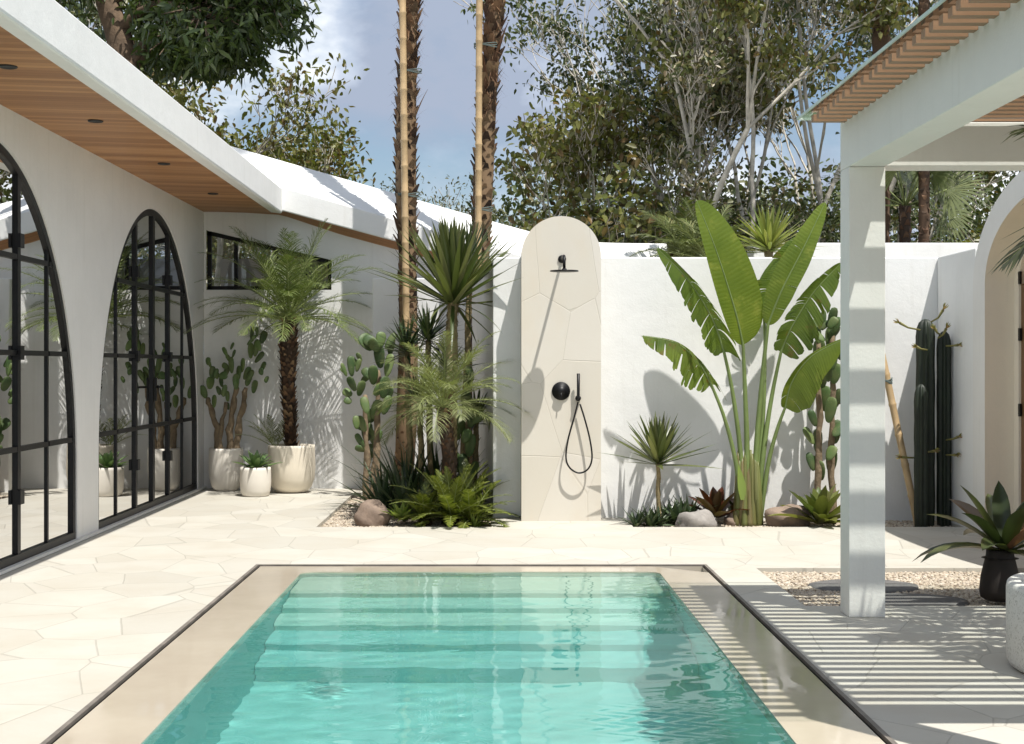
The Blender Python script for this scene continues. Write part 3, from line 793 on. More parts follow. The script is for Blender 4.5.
#PLANTS
# ------------------------------------------------------------------ plant helpers
UP = Vector((0, 0, 1))
def blade_path(c, az, el, L, droop, n=6, twist=0.0, rng=None):
    d = Vector((math.cos(az) * math.cos(el), math.sin(az) * math.cos(el), math.sin(el)))
    side = Vector((-math.sin(az), math.cos(az), 0))
    p = Vector(c); pts = [p.copy()]; dirs = [d.copy()]
    for i in range(n):
        p = p + d * (L / n); pts.append(p.copy())
        d = d - UP * (droop * (1.0 / n) * (.4 + 1.2 * i / n)); d.normalize(); dirs.append(d.copy())
    sides = []; ups = []
    for dd in dirs:
        u = side.cross(dd).normalized() * -1
        if u.z < 0 and dd.z > -.2: u = -u
        s = side
        if twist: s = (Matrix.Rotation(twist, 3, dd) @ side); u = (Matrix.Rotation(twist, 3, dd) @ u)
        sides.append(s); ups.append(u)
    return pts, sides, ups
def rosette(mb, c, n, L, wd, el0, el1, droop, rng, fold=.15, shape='lance', r0=.02, seg=6, h=0.0, lj=.15, power=1.0):
    "n leaves, inner ones steep (el1), outer ones flat (el0)"
    c = Vector(c)
    for i in range(n):
        t = i / max(1, n - 1)                        # 0 outer/low .. 1 inner/high
        az = i * 2.399963 + rng.uniform(-.25, .25)
        el = R(el0 + (el1 - el0) * t ** power + rng.uniform(-7, 7))
        l = L * (1 - .35 * t if n > 3 else 1) * rng.uniform(1 - lj, 1 + lj)
        b = c + Vector((math.cos(az) * r0, math.sin(az) * r0, h * t))
        pts, sd, up = blade_path(b, az, el, l, droop * (1 - .6 * t) * rng.uniform(.6, 1.4), seg, rng.uniform(-.3, .3))
        ws = []
        for k in range(seg + 1):
            u = k / seg
            if shape == 'lance': w = (.45 + .55 * math.sin(PI * min(1, u * 1.15 + .1))) * (1 - u ** 4)
            elif shape == 'sword': w = (.75 + .25 * math.sin(PI * u)) * (1 - u ** 3)
            elif shape == 'brom': w = (.62 + .38 * min(1, u * 3)) * (1 if u < .55 else max(.02, 1 - ((u - .55) / .45) ** 2.2))
            elif shape == 'agave': w = (.6 + .9 * u) if u < .45 else 1.0 * math.cos((u - .45) / .55 * PI / 2) ** .8
            else: w = 1 - u ** 2
            ws.append(max(.002, wd * w))
        mb.strap(pts, sd, ws, fold, up)
def frond(mb, stem, base, az, el, L, droop, ll, nl, rng, lw=.012, vee=.5, spread=60, gap=.18, curl=.25, rr=.008):
    "pinnate palm or fern frond; leaflets on both sides of a curved rachis"
    seg = 14
    pts, sd, up = blade_path(base, az, el, L, droop, seg)
    stem.tube(pts, [rr * (1 - .85 * i / seg) for i in range(seg + 1)], 5, False)
    for i in range(nl):
        u = gap + (1 - gap) * (i + .5) / nl
        f = u * seg; k = min(seg - 1, int(f)); q = f - k
        p = pts[k].lerp(pts[k + 1], q); d = (pts[k + 1] - pts[k]).normalized(); s = sd[k]; uu = up[k]
        prof = math.sin(PI * min(1, .18 + u * .82)) ** .6
        for sg in (-1, 1):
            a = R(spread * (1 - .45 * u) + rng.uniform(-9, 9))
            v = (d * math.cos(a) + s * sg * math.sin(a) + uu * (vee + rng.uniform(-.15, .15)) * math.sin(a)).normalized()
            l = ll * prof * rng.uniform(.8, 1.12)
            if l < .01: continue
            wv = v.cross(uu).normalized()
            p1 = p + v * l * .5; dr = UP * l * curl * rng.uniform(.5, 1.4)
            p2 = p + v * l - dr
            w = lw * rng.uniform(.8, 1.2)
            mb.add([p - wv * w * .3, p + wv * w * .3, p1 + wv * w * .5 - dr * .2, p1 - wv * w * .5 - dr * .2, p2], [(0, 1, 2, 3), (3, 2, 4)], True)
def pad_mesh(mb, base, d, L, wd, th, nrm, rng):
    "flattened ovate cactus pad growing from base along d"
    d = d.normalized(); n = (nrm - d * nrm.dot(d)).normalized(); s = d.cross(n)
    rows = 7; cols = 12; vs = []
    for i in range(rows + 1):
        u = i / rows; z = -math.cos(PI * u) * .5 + .5
        r = math.sin(PI * u) ** .75 * (.72 + .38 * z)
        for k in range(cols):
            th_ = 2 * PI * k / cols
            vs.append(base + d * (z * L) + s * (math.cos(th_) * wd * .5 * r) + n * (math.sin(th_) * th * .5 * r))
    fs = []
    for i in range(rows):
        for k in range(cols):
            a0 = i * cols + k; a1 = i * cols + (k + 1) % cols; fs.append((a0, a1, a1 + cols, a0 + cols))
    mb.add(vs, fs)
def pad(parent, px, py, d, L, ang, wd, rng, dj=.12, yaw=None):
    "px,py = pad centre in the photo, L,wd in px, ang degrees from vertical (+ right)"
    s = d / F
    cen = W(px, py, d + rng.uniform(-dj, dj)); a = R(ang)
    dr = Vector((math.sin(a), rng.uniform(-.25, .25), math.cos(a))).normalized()
    y = rng.uniform(-.9, .9) if yaw is None else yaw
    nr = Vector((math.sin(y), -math.cos(y), 0))
    Lw = L * s * .92; wd *= .82; mb = MB(); pad_mesh(mb, cen - dr * Lw / 2, dr, Lw, wd * s / max(.55, math.cos(y)) , .028, nr, rng)
    return mb.build('pad', M['pad'], parent)
def palm_trunk(mb, pts, r, rng, boots=True):
    mb.tube(pts, r, 12)
def boots_on(mb, pts, r, rng, rows, per, size, out=.35, drop=False):
    "old leaf bases spiralling up a palm stem"
    pts = [Vector(p) for p in pts]; n = rows * per
    for i in range(n):
        u = i / n * (len(pts) - 1.001); k = int(u); p = pts[k].lerp(pts[k + 1], u - k)
        rad = r if not isinstance(r, list) else r[k] * (1 - (u - k)) + r[k + 1] * (u - k)
        az = i * 2.399963 + rng.uniform(-.2, .2); o = Vector((math.cos(az), math.sin(az), 0)); s = Vector((-o.y, o.x, 0))
        sz = size * rng.uniform(.75, 1.25); b = p + o * rad * .82
        tip = b + o * sz * out + UP * sz * (.85 if not drop else -.8)
        w = sz * .42
        mb.add([b - s * w, b + s * w, b + s * w * .8 + o * sz * .22 + UP * sz * .35 * (1 if not drop else -1), b - s * w * .8 + o * sz * .22 + UP * sz * .35 * (1 if not drop else -1), tip - s * w * .3, tip + s * w * .3],
               [(0, 1, 2, 3), (3, 2, 5, 4)], False)

M['palm_leaf'] = m_leaf('date_palm_leaf', [(.07, .12, .035), (.11, .17, .05), (.15, .21, .075), (.09, .14, .04), (.20, .25, .12)], .36, .22)
M['palm_grey'] = m_leaf('grey_green_palm_leaf', [(.15, .20, .09), (.20, .25, .13), (.25, .30, .17), (.17, .21, .11)], .4, .4)
M['rachis'] = m_simple('leaf_stalk', (.22, .26, .09), .5, .2)
M['yucca'] = m_leaf('sword_leaf', [(.045, .075, .022), (.08, .115, .038), (.14, .175, .07), (.06, .09, .03), (.20, .23, .12)], .36, .25)
M['yucca_dark'] = m_leaf('dark_sword_leaf', [(.018, .042, .016), (.035, .07, .026), (.06, .10, .04), (.10, .14, .07)], .36, .2)
M['agave'] = m_leaf('agave_leaf', [(.07, .15, .06), (.11, .21, .09), (.15, .26, .12), (.09, .18, .07)], .5, .15)
M['lime'] = m_leaf('lime_leaf', [(.15, .25, .05), (.21, .33, .08), (.26, .36, .12)], .45, .4)
M['fern'] = m_leaf('fern_leaf', [(.08, .12, .022), (.13, .18, .035), (.20, .25, .06), (.10, .14, .026)], .36, .35)
M['cord'] = m_leaf('strap_leaf', [(.02, .045, .022), (.045, .085, .045), (.10, .15, .10), (.03, .06, .03)], .28, .2)
M['brom_red'] = m_leaf('red_bromeliad_leaf', [(.06, .022, .015), (.10, .035, .02), (.045, .025, .015), (.08, .06, .03)], .32, .25)
M['brom_green'] = m_leaf('green_bromeliad_leaf', [(.06, .10, .03), (.10, .15, .045), (.24, .27, .10), (.07, .10, .03), (.16, .19, .06)], .3, .3)
M['brom_dark'] = m_leaf('dark_bromeliad_leaf', [(.025, .042, .018), (.045, .07, .028), (.11, .13, .06), (.035, .05, .024), (.22, .12, .08)], .3, .25)
M['dry'] = m_leaf('dry_leaf', [(.24, .14, .06), (.32, .20, .09), (.18, .10, .05)], .7, .3)
M['pand'] = m_leaf('striped_leaf', [(.20, .28, .08), (.32, .36, .14), (.14, .22, .06)], .4, .35)
M['fanl'] = m_leaf('fan_palm_leaf', [(.12, .17, .08), (.17, .22, .11), (.10, .14, .07)], .45, .35)

# ------------------------------------------------------------------ pots and potted plants
def pot(px, base_y, d, rp, h, mat, label, shape='u', group='pale rounded pots by the glass doors'):
    c = Vector(((px - CX) / F * d, d, 0)); r = rp
    if shape == 'u': prof = [(0, .0), (r * .62, 0), (r * .70, .008), (r * .84, .05), (r * .94, .12), (r * .99, .2), (r, .3), (r * 1.0, h - .01), (r * .985, h), (r * .93, h - .002), (r * .92, h - .05), (0, h - .05)]
    elif shape == 'bowl': prof = [(0, 0), (r * .55, 0), (r * .66, .01), (r * .84, .06), (r * .96, .15), (r, .26), (r * .975, h - .02), (r * .965, h), (r * .91, h), (r * .90, h - .05), (0, h - .05)]
    elif shape == 'small': prof = [(0, 0), (r * .78, 0), (r * .86, .012), (r * .95, .06), (r * 1.0, .15), (r * .98, h - .008), (r * .96, h), (r * .9, h), (r * .88, h - .04), (0, h - .04)]
    elif shape == 'urn': prof = [(0, 0), (r * .7, 0), (r * .95, .02), (r, .06), (r * .93, .14), (r * .68, h - .03), (r * .66, h), (r * .6, h), (r * .58, h - .04), (0, h - .04)]
    if shape != 'urn' : prof = [(a, z if i == 0 or i >= len(prof) - 4 else min(z, h - .03)) for i, (a, z) in enumerate(prof)]
    root = thing('pot', c, label, 'pot', group)
    mb = MB(); mb.lathe(prof[:-1], 48, c + Vector((0, 0, .002))); mb.build('shell', M[mat], root)
    sb = MB(); sb.lathe([(0, h - .045), (r * .9, h - .045)], 32, c); sb.build('soil', M['soil'], root)
    return c
P1 = pot(226, 491, 15.72, .185, .46, 'pot_w', 'tall white pot in the corner holding the prickly pear')
P2 = pot(291.5, 491.5, 15.5, .255, .505, 'pot_c', 'largest cream bowl pot, holding the feathery palm', 'bowl')
P3 = pot(255.5, 495, 15.05, .162, .30, 'pot_w', 'smallest white pot, holding the little agave', 'small')

def opuntia(name, label, d, pads, stems, seed, zb=0.0, group='prickly pear cacti'):
    rng = random.Random(seed)
    b = stems[0][0]; root = thing(name, ((b[0] - CX) / F * d, d, zb), label, 'cactus', group)
    for st in stems:
        pts = [W(x, y, d + .02 * i) for i, (x, y) in enumerate(st[:-1])]
        r = st[-1] * d / F
        if zb is not None: pts[0].z = zb - .03
        q = []
        for i in range(len(pts) - 1):
            for k in range(4): q.append(pts[i].lerp(pts[i + 1], k / 4) + Vector((rng.uniform(-.012, .012), rng.uniform(-.01, .01), 0)))
        q.append(pts[-1]); mb = MB()
        rad = [r * (1 - .45 * i / len(q)) * (1 + .18 * math.sin(i * 1.9)) for i in range(len(q))]
        mb.tube(q, [x_ * .82 for x_ in rad], 10, True, 1, .05, rng); mb.build('stem', M['wood_old'], root)
    for (x, y, L, ang, wd) in pads:
        pad(root, x, y, d, L, ang, wd, rng)
        if rng.random() < .7: pad(root, x + rng.uniform(-7, 7), y + rng.uniform(-12, 10), d + rng.choice([-.07, .07]), L * rng.uniform(.6, .95), ang + rng.uniform(-45, 45), wd * .9, rng)
    return root
def zz(lst, sc, ox, oy, k): return [(ox + x / sc, oy + y / sc, L / sc * k, a, w / sc * k) for x, y, L, a, w in lst]
opuntia('prickly_pear', 'prickly pear with thick brown stems in the corner pot', P1.y,
    zz([(35, 441, 38, -20, 24), (52, 418, 34, 5, 22), (57, 390, 34, 10, 20), (50, 368, 30, -20, 10), (66, 394, 30, 20, 14), (85, 399, 26, 75, 24), (90, 338, 28, -25, 14), (106, 372, 46, -5, 19), (76, 438, 30, -35, 14), (88, 438, 34, 10, 16), (96, 452, 30, -5, 14), (112, 343, 24, 20, 10), (125, 392, 40, 0, 18), (135, 372, 40, 8, 16), (146, 393, 40, 25, 20), (159, 293, 44, 5, 13), (156, 335, 44, 0, 18), (170, 328, 48, 10, 22), (178, 352, 38, 40, 18), (188, 301, 36, 20, 22), (172, 287, 26, 0, 10), (182, 388, 14, 88, 26), (118, 415, 44, 0, 20), (150, 408, 40, 15, 20), (62, 465, 36, 0, 18)], 2.565, 190, 220, 1.05),
    [[(217, 450), (218, 428), (210, 408), (208, 398), 4.6], [(219, 450), (222, 425), (226, 402), 3.4], [(230, 450), (230, 430), (234, 400), (236, 385), 4.8], [(236, 450), (238, 430), (243, 405), (246, 388), 4.8]], 11, .41)
opuntia('prickly_pear', 'tall prickly pear growing against the low white wall', 14.9,
    zz([(70, 352, 52, -5, 22), (86, 350, 34, 15, 16), (54, 360, 36, -20, 12), (72, 392, 40, -25, 24), (62, 412, 26, -60, 22), (92, 402, 40, 15, 22), (106, 298, 48, -35, 36), (137, 292, 40, 5, 30), (134, 330, 60, -5, 34), (155, 350, 60, 10, 28), (160, 306, 50, 10, 24), (120, 372, 50, 0, 30), (127, 450, 54, 20, 34), (102, 440, 44, -15, 26), (106, 500, 50, 0, 36), (95, 482, 44, -20, 24), (128, 515, 48, 20, 26), (145, 400, 56, 8, 30), (150, 440, 50, 20, 26), (118, 545, 44, -30, 26), (90, 520, 40, -30, 20)], 2.2545, 320, 210, 1.0),
    [[(366, 496), (367, 460), (366, 420), (365, 395), 4.5], [(377, 496), (377, 460), (378, 410), (378, 370), 4.6], [(370, 496), (373, 475), (376, 440), 4.0]], 12, -.04)
opuntia('prickly_pear', 'dark prickly pear beside the pergola post', 12.66,
    zz([(428, 318, 50, -30, 22), (448, 312, 60, -5, 24), (462, 285, 36, 0, 16), (452, 352, 54, 5, 30), (480, 285, 50, 10, 26), (476, 330, 60, 0, 28), (488, 300, 40, 20, 18), (432, 442, 46, -15, 24), (456, 410, 60, 5, 30), (466, 452, 60, 0, 30), (432, 528, 44, -30, 24), (436, 582, 44, -15, 22), (476, 475, 60, 8, 28), (490, 452, 50, 15, 24), (440, 492, 40, -20, 22), (472, 390, 60, 0, 30), (488, 520, 56, 8, 28), (450, 540, 60, 0, 26), (486, 400, 48, 10, 26), (500, 350, 50, 10, 24), (455, 600, 48, -8, 24), (478, 580, 60, 3, 26)], 2.066, 600, 180, 1.0),
    [[(819, 520), (818, 470), (820, 400), (818, 340), 5], [(833, 520), (832, 460), (832, 390), (833, 330), 5]], 13, -.04)
opuntia('prickly_pear', 'small dark prickly pear hidden behind the tall dracaena', 13.3,
    [(466, 400, 22, 0, 14), (472, 418, 22, 10, 13), (462, 425, 24, -8, 14), (470, 445, 26, 5, 15), (463, 465, 26, 0, 14), (474, 470, 20, 15, 12), (468, 382, 20, 0, 12)],
    [[(467, 505), (467, 470), (467, 420), 4]], 14, -.04)

# pygmy date palm
rng = random.Random(21)
root = thing('potted_palm', P2 + Vector((0, 0, .45)), 'feathery date palm with rough brown stem in the largest cream pot', 'palm tree')
tp = [P2 + Vector(v) for v in [(0, 0, .44), (-.02, 0, .8), (-.035, 0, 1.1), (-.03, 0, 1.5), (-.03, 0, 1.85)]]
tr = [.052, .056, .066, .092, .075]
tb = MB(); tb.tube(tp, tr, 14, True, 1, .05, rng); boots_on(tb, tp, tr, rng, 40, 8, .075, .6); tro = tb.build('trunk', M['boot'], root)
top = tp[-1]
lf, stm = MB(), MB()
for i in range(52):
    az = i * 2.4 + rng.uniform(-.2, .2); t_ = (i / 52); el = R(2 + 74 * t_ ** 1.1 + rng.uniform(-8, 8))
    frond(lf, stm, top + Vector((math.cos(az) * .03, math.sin(az) * .03, .10 * t_ - .02)), az, el, rng.uniform(.9, 1.2), 1.0 + .35 * rng.random(), .27, 44, rng, .0082, .35, 58, .14, .3, .009)
lf.build('crown', M['palm_leaf'], root); stm.build('frond_stalk', M['rachis'], root)
# seedling palm beside the stem
rng = random.Random(22); lf, stm = MB(), MB(); b_ = Vector(W(276, 440, 15.55)); b_.z = .46
for i, (az, el) in enumerate([(2.6, 45), (2.0, 60), (3.3, 35), (1.4, 55), (2.9, 65), (3.6, 55), (.8, 60)]):
    frond(lf, stm, b_, az, R(el), rng.uniform(.36, .5), .9, .12, 22, rng, .008, .3, 55, .15, .2, .005)
rt = thing('palm_seedling', b_, 'small palm seedling at the foot of the potted palm', 'plant')
lf.build('leaves', M['palm_grey'], rt); stm.build('frond_stalk', M['rachis'], rt)
# agave
rng = random.Random(23); mb = MB(); rosette(mb, P3 + Vector((0, 0, .27)), 26, .26, .058, 12, 78, .25, rng, .22, 'agave', .012, 7, .03)
tag(mb.build('agave', M['agave']), 'little broad-leaved agave in the smallest white pot', 'agave')

# ------------------------------------------------------------------ tall palms with bamboo props
def tall_palm(label, base, lean, H, r, seed, lex):
    rng = random.Random(seed); root = thing('tall_palm', base, label, 'palm tree', 'tall fibrous palms propped with bamboo')
    pts = [base + Vector((lean[0] * (k * H / 10.9 / 16) ** lex + .03 * math.sin(k * 1.1 + seed), lean[1] * k / 16, H * k / 16)) for k in range(17)]
    rr = [r * (1.12 - .15 * k / 16 + .15 * math.sin(k * 1.9 + seed)) for k in range(17)]
    mb = MB(); mb.tube(pts, rr, 14, True, 1, .06, rng)
    up_ = [p for p in pts if p.z > 2.2]; lo = [p for p in pts if p.z <= 2.6]
    boots_on(mb, lo, r * 1.0, rng, 40, 8, .085, .4)
    boots_on(mb, up_, r * .95, rng, 90, 8, .13, .55)
    mb.build('trunk', M['boot'], root)
    fb = MB()
    for i in range(4500):     # ragged fibre hanging from the old leaf bases
        u = rng.uniform(.30, 1) * 16 * .999; k = int(u); p = pts[k].lerp(pts[k + 1], u - k); az = rng.uniform(0, 2 * PI)
        o = Vector((math.cos(az), math.sin(az), 0)); s = Vector((-o.y, o.x, 0)); a = p + o * r * .85
        L = rng.uniform(.05, .22); w_ = rng.uniform(.0012, .004)
        dr_ = o * rng.uniform(.1, .6) + UP * rng.choice([-1, -1, .8]) * rng.uniform(.3, 1) + s * rng.uniform(-.5, .5); dr_.normalize()
        fb.add([a - s * w_, a + s * w_, a + dr_ * L * .6 + s * w_, a + dr_ * L], [(0, 1, 2, 3)], False)
    for i in range(26):       # loose dry sheaths
        u = rng.uniform(.30, .8) * 16 * .999; k = int(u); p = pts[k].lerp(pts[k + 1], u - k); az = rng.uniform(0, 2 * PI)
        pth, sd, up2 = blade_path(p + Vector((math.cos(az), math.sin(az), 0)) * r * .9, az, R(70), rng.uniform(.2, .42), .5, 5)
        fb.strap(pth, sd, [.05, .06, .05, .035, .02, .008], .3, up2)
    fb.build('fibre', M['fibre'], root)
    lf, stm = MB(), MB()
    for i in range(15):
        az = i * 2.4; el = R(-5 + 70 * i / 15)
        frond(lf, stm, pts[-1], az, el, rng.uniform(1.7, 2.1), 1.2, .55, 34, rng, .03, .2, 60, .25, .3, .02)
    lf.build('crown', M['palm_leaf'], root); stm.build('frond_stalk', M['rachis'], root)
    return pts
bA = Vector((-.955, 15.2, -.05)); tall_palm('tall shaggy palm nearer the villa, its top out of view', bA, (.13, .1), 13.2, .090, 31, 1.0)
bB = Vector((-.335, 15.15, -.05)); tall_palm('tall shaggy palm nearer the shower, its top out of view', bB, (.48, .1), 13.5, .085, 32, .6)
def pole(label, p0, p1, r, ties, group='bamboo props'):
    root = thing('bamboo_pole', p0, label, 'pole', group)
    mb = MB(); L = (p1 - p0).length; n = int(L / .26); pts = []; rr = []
    for i in range(n + 1):
        p = p0.lerp(p1, i / n); dr_ = (p1 - p0).normalized()
        for o, k in ((-.02, .97), (-.006, 1.10), (.006, 1.10), (.02, .97)): pts.append(p + dr_ * o); rr.append(r * k)
    mb.tube(pts, rr, 12); mb.build('cane', M['bamboo'], root)
    for z, rad, off in ties:
        t_ = (z - p0.z) / (p1.z - p0.z); c_ = p0.lerp(p1, t_) + off; rb_ = MB()
        for q in range(3):
            ring = [c_ + Vector((math.cos(a) * rad, math.sin(a) * rad * .9, (q - 1.5) * .013 + .012 * math.sin(a * 2 + q))) for a in [2 * PI * k / 20 for k in range(21)]]
            rb_.tube(ring, .006, 5, False)
        rb_.build('tie', M['tie'], root)
pole('long straight bamboo cane tied to the tall palm nearer the villa', W(406.5, 345, 15.02) , W(401, -140, 15.06), .036, [(W(0, 68, 15).z, .118, Vector((.065, .12, 0))), (W(0, 193, 15).z, .112, Vector((.035, .12, 0)))])
pole('long straight bamboo cane tied to the tall palm nearer the shower', W(478, 300, 14.95), W(480, -140, 15.0), .035, [(W(0, 43, 15).z, .118, Vector((.065, .12, 0))), (W(0, 208, 15).z, .112, Vector((.035, .12, 0)))])
pole('leaning bamboo cane behind the pergola post', Vector(((918 - CX) / F * 12.5, 12.5, -.03)), W(880, 345, 12.75), .032, [(W(0, 380, 12.7).z, .04, Vector((0, 0, 0)))])

# ------------------------------------------------------------------ bed by the palms
def trunked(name, label, cat, base, top, r, mat_t, fn, mat_l, seed, group=None, part='leaves'):
    rng = random.Random(seed); root = thing(name, base, label, cat, group)
    mb = MB(); n = 12
    pts = [base.lerp(top, i / n) + Vector((rng.uniform(-.006, .006), rng.uniform(-.006, .006), 0)) for i in range(n + 1)]
    mb.tube(pts, [r * (1.15 - .3 * i / n) * (1 + .08 * math.sin(i * 2.2)) for i in range(n + 1)], 12, True, 1, .06, rng)
    boots_on(mb, pts, r * .95, rng, int((top - base).length / .03), 5, r * .8, .25, True)
    mb.build('trunk', mat_t, root)
    lf = MB(); fn(lf, rng); lf.build(part, mat_l, root); return root
def G(px, py, d, z=None):
    v = W(px, py, d)
    if z is not None: v.z = z
    return v
M['trunk_y'] = m_simple('dracaena_stem', (.24, .19, .095), .8, .35, 30, .6)
tY = G(453, 300, 13.0)
trunked('tall_dracaena', 'tall dracaena with one big spray of sword leaves between palms and shower', 'dracaena', G(449, 480, 13.05, -.04), tY, .055, M['trunk_y'],
        lambda lf, rng: (rosette(lf, tY + Vector((0, 0, -.05)), 150, .82, .056, 8, 88, .18, rng, .18, 'sword', .035, 6, .22, .12, .55), rosette(lf, tY + Vector((0, 0, -.06)), 10, .7, .04, -40, 5, 1.2, rng, .18, 'sword', .04, 7, .05)), M['yucca'], 41)
for i, (bx, tx, ty, d, n, L, lb) in enumerate([(432, 428, 340, 13.6, 66, .44, 'shorter dracaena with dark narrow leaves, left of the tall one'), (462, 470, 262, 13.5, 60, .5, 'dark dracaena head half hidden behind the tall one'), (412, 407, 352, 13.75, 60, .42, 'dark dracaena in front of the shaggy palm trunk'), (446, 447, 372, 13.7, 60, .42, 'lower dark dracaena right behind the young date palm'), (422, 420, 405, 13.5, 60, .42, 'lowest dark dracaena left of the young date palm stem'), (474, 476, 420, 13.6, 50, .36, 'dark dracaena low against the narrow return wall')]):
    tt_ = G(tx, ty, d)
    trunked('dracaena', lb, 'dracaena', G(bx, 480, d, -.04), tt_, .03, M['trunk_y'],
        lambda lf, rng: rosette(lf, tt_ + Vector((0, 0, -.04)), n, L, .028, -8, 85, .5, rng, .15, 'sword', .02, 6, .1), M['yucca_dark'], 42 + i, 'dark dracaenas in the palm bed')
# silvery small date palm
rng = random.Random(51); b_ = G(448, 520, 12.75, -.04); tp = [b_, G(450, 460, 12.75), G(443, 408, 12.72)]
root = thing('young_palm', b_, 'young date palm with pale arching fronds in the middle of the palm bed', 'palm tree')
mb = MB(); mb.tube(tp, [.06, .065, .055], 12, True, 1, .05, rng); boots_on(mb, tp, .062, rng, 20, 7, .055, .5); mb.build('trunk', M['boot'], root)
lf, stm = MB(), MB()
for i in range(38):
    az = i * 2.4 + rng.uniform(-.2, .2); el = R(0 + 70 * i / 38 + rng.uniform(-6, 6))
    frond(lf, stm, tp[-1], az, el, rng.uniform(.65, .95), 1.4, .24, 48, rng, .0055, .35, 55, .22, .3, .008)
lf.build('crown', M['palm_grey'], root); stm.build('frond_stalk', M['rachis'], root)
# ferny cycads at the front
def cycad(label, b_, n, L, seed, el0=5, el1=70, ll=.10):
    rng = random.Random(seed); root = thing('cycad', b_, label, 'fern', 'bright green cycads along the bed edge')
    lf, stm = MB(), MB()
    for i in range(n):
        az = i * 2.4 + rng.uniform(-.25, .25); el = R(el0 + (el1 - el0) * i / n + rng.uniform(-6, 6))
        frond(lf, stm, b_ + Vector((0, 0, .05)), az, el, L * rng.uniform(.8, 1.15), .95, ll, 30, rng, .016, .25, 62, .08, .12, .007)
    lf.build('fronds', M['fern'], root); stm.build('frond_stalk', M['rachis'], root)
    cb_ = MB(); cb_.lathe([(.055, -.02), (.06, .04), (.045, .09), (0, .1)], 14, b_); boots_on(cb_, [b_ + Vector((0, 0, -.02)), b_ + Vector((0, 0, .09))], .055, rng, 5, 8, .04, .5); cb_.build('stump', M['boot'], root)
cycad('largest bright green cycad at the front edge of the palm bed', G(452, 520, 12.45, -.02), 30, .56, 61, 8, 80)
cycad('low bright green cycad leaning toward the shower', G(470, 522, 12.4, -.03), 18, .42, 62, 0, 60)
cycad('small bright green cycad by the brown boulder', G(425, 522, 12.5, -.03), 20, .36, 64, 5, 75)
cycad('bright green cycad behind the front ones under the dracaena', G(468, 508, 12.9, -.03), 20, .5, 63, 15, 80)
# dark strap plants
def clump(name, label, cat, b_, spec, mat, seed, group=None, shape='lance'):
    rng = random.Random(seed); mb = MB()
    for (dx, dy, n, L, w_, e0, e1, dr_) in spec: rosette(mb, b_ + Vector((dx, dy, 0)), n, L, w_, e0, e1, dr_, rng, .2, shape, .015, 7, .02)
    tag(mb.build(name, mat), label, cat, group)
clump('strap_leaf_lily', 'dark arching strap-leaved clump below the prickly pear', 'plant', G(405, 500, 13.2, -.03), [(0, 0, 44, .66, .048, 15, 85, .6), (-.2, .1, 38, .68, .045, 20, 85, .6), (.18, .15, 38, .68, .045, 20, 85, .6), (-.02, .5, 34, .95, .045, 35, 85, .5), (.3, .6, 34, 1.0, .045, 35, 85, .5)], M['cord'], 71)
clump('philodendron', 'dark leafy filler plant under the young date palm', 'plant', G(437, 500, 13.5, -.03), [(0, 0, 34, .5, .06, 10, 85, .7), (.25, .1, 30, .5, .06, 20, 85, .7), (-.1, .3, 30, .55, .06, 20, 85, .6)], M['yucca_dark'], 72)
clump('bromeliad', 'pale lime bromeliad beside the grey boulder', 'bromeliad', G(402, 519, 12.5, .02), [(0, 0, 26, .23, .05, 15, 80, .3)], M['lime'], 73)
clump('tufted_lily', 'low yellowish tuft at the bed corner nearest the shower', 'plant', G(474, 523, 12.3, -.03), [(0, 0, 22, .20, .022, 10, 75, .7)], M['lime'], 74)
def rock(name, label, px, py, d, wx, wy, h, mat, seed, rot=0):
    rng = random.Random(seed); mb = MB(); vs = []; n1, n2 = 14, 28
    ph = [rng.uniform(0, 6) for _ in range(6)]; c_ = G(px, py, d, -.05)
    for i in range(n1 + 1):
        for k in range(n2):
            th = 2 * PI * k / n2; f = PI * i / n1
            v = Vector((math.sin(f) * math.cos(th), math.sin(f) * math.sin(th), math.cos(f)))
            q = 1 + .10 * math.sin(3 * v.x + ph[0]) * math.cos(2.5 * v.y + ph[1]) + .07 * math.sin(5 * v.z + ph[2] + 3 * v.x) + .03 * math.sin(9 * v.x + ph[3]) * math.sin(8 * v.y + ph[4])
            vs.append(c_ + Matrix.Rotation(rot, 3, 'Z') @ Vector((v.x * wx * q, v.y * wy * q, (v.z + .62) * h * q)))
    fs = [(i * n2 + k, i * n2 + (k + 1) % n2, (i + 1) * n2 + (k + 1) % n2, (i + 1) * n2 + k) for i in range(n1) for k in range(n2)]
    mb.add(vs, fs); tag(mb.build(name, M[mat]), label, 'rock')
rock('boulder', 'brown rounded boulder at the left edge of the palm bed', 372.5, 520, 12.55, .155, .13, .145, 'rockb', 1)
rock('boulder', 'smooth pale grey boulder in front of the red bromeliad', 696, 524, 12.3, .17, .13, .115, 'rockg', 2)
rock('boulder', 'brown boulder between the bird of paradise and pergola post', 788, 521, 12.5, .19, .14, .13, 'rockb', 3)
rock('stone', 'small dark stone lying beside the pale grey boulder', 733, 520, 12.55, .08, .08, .08, 'rockb', 4)

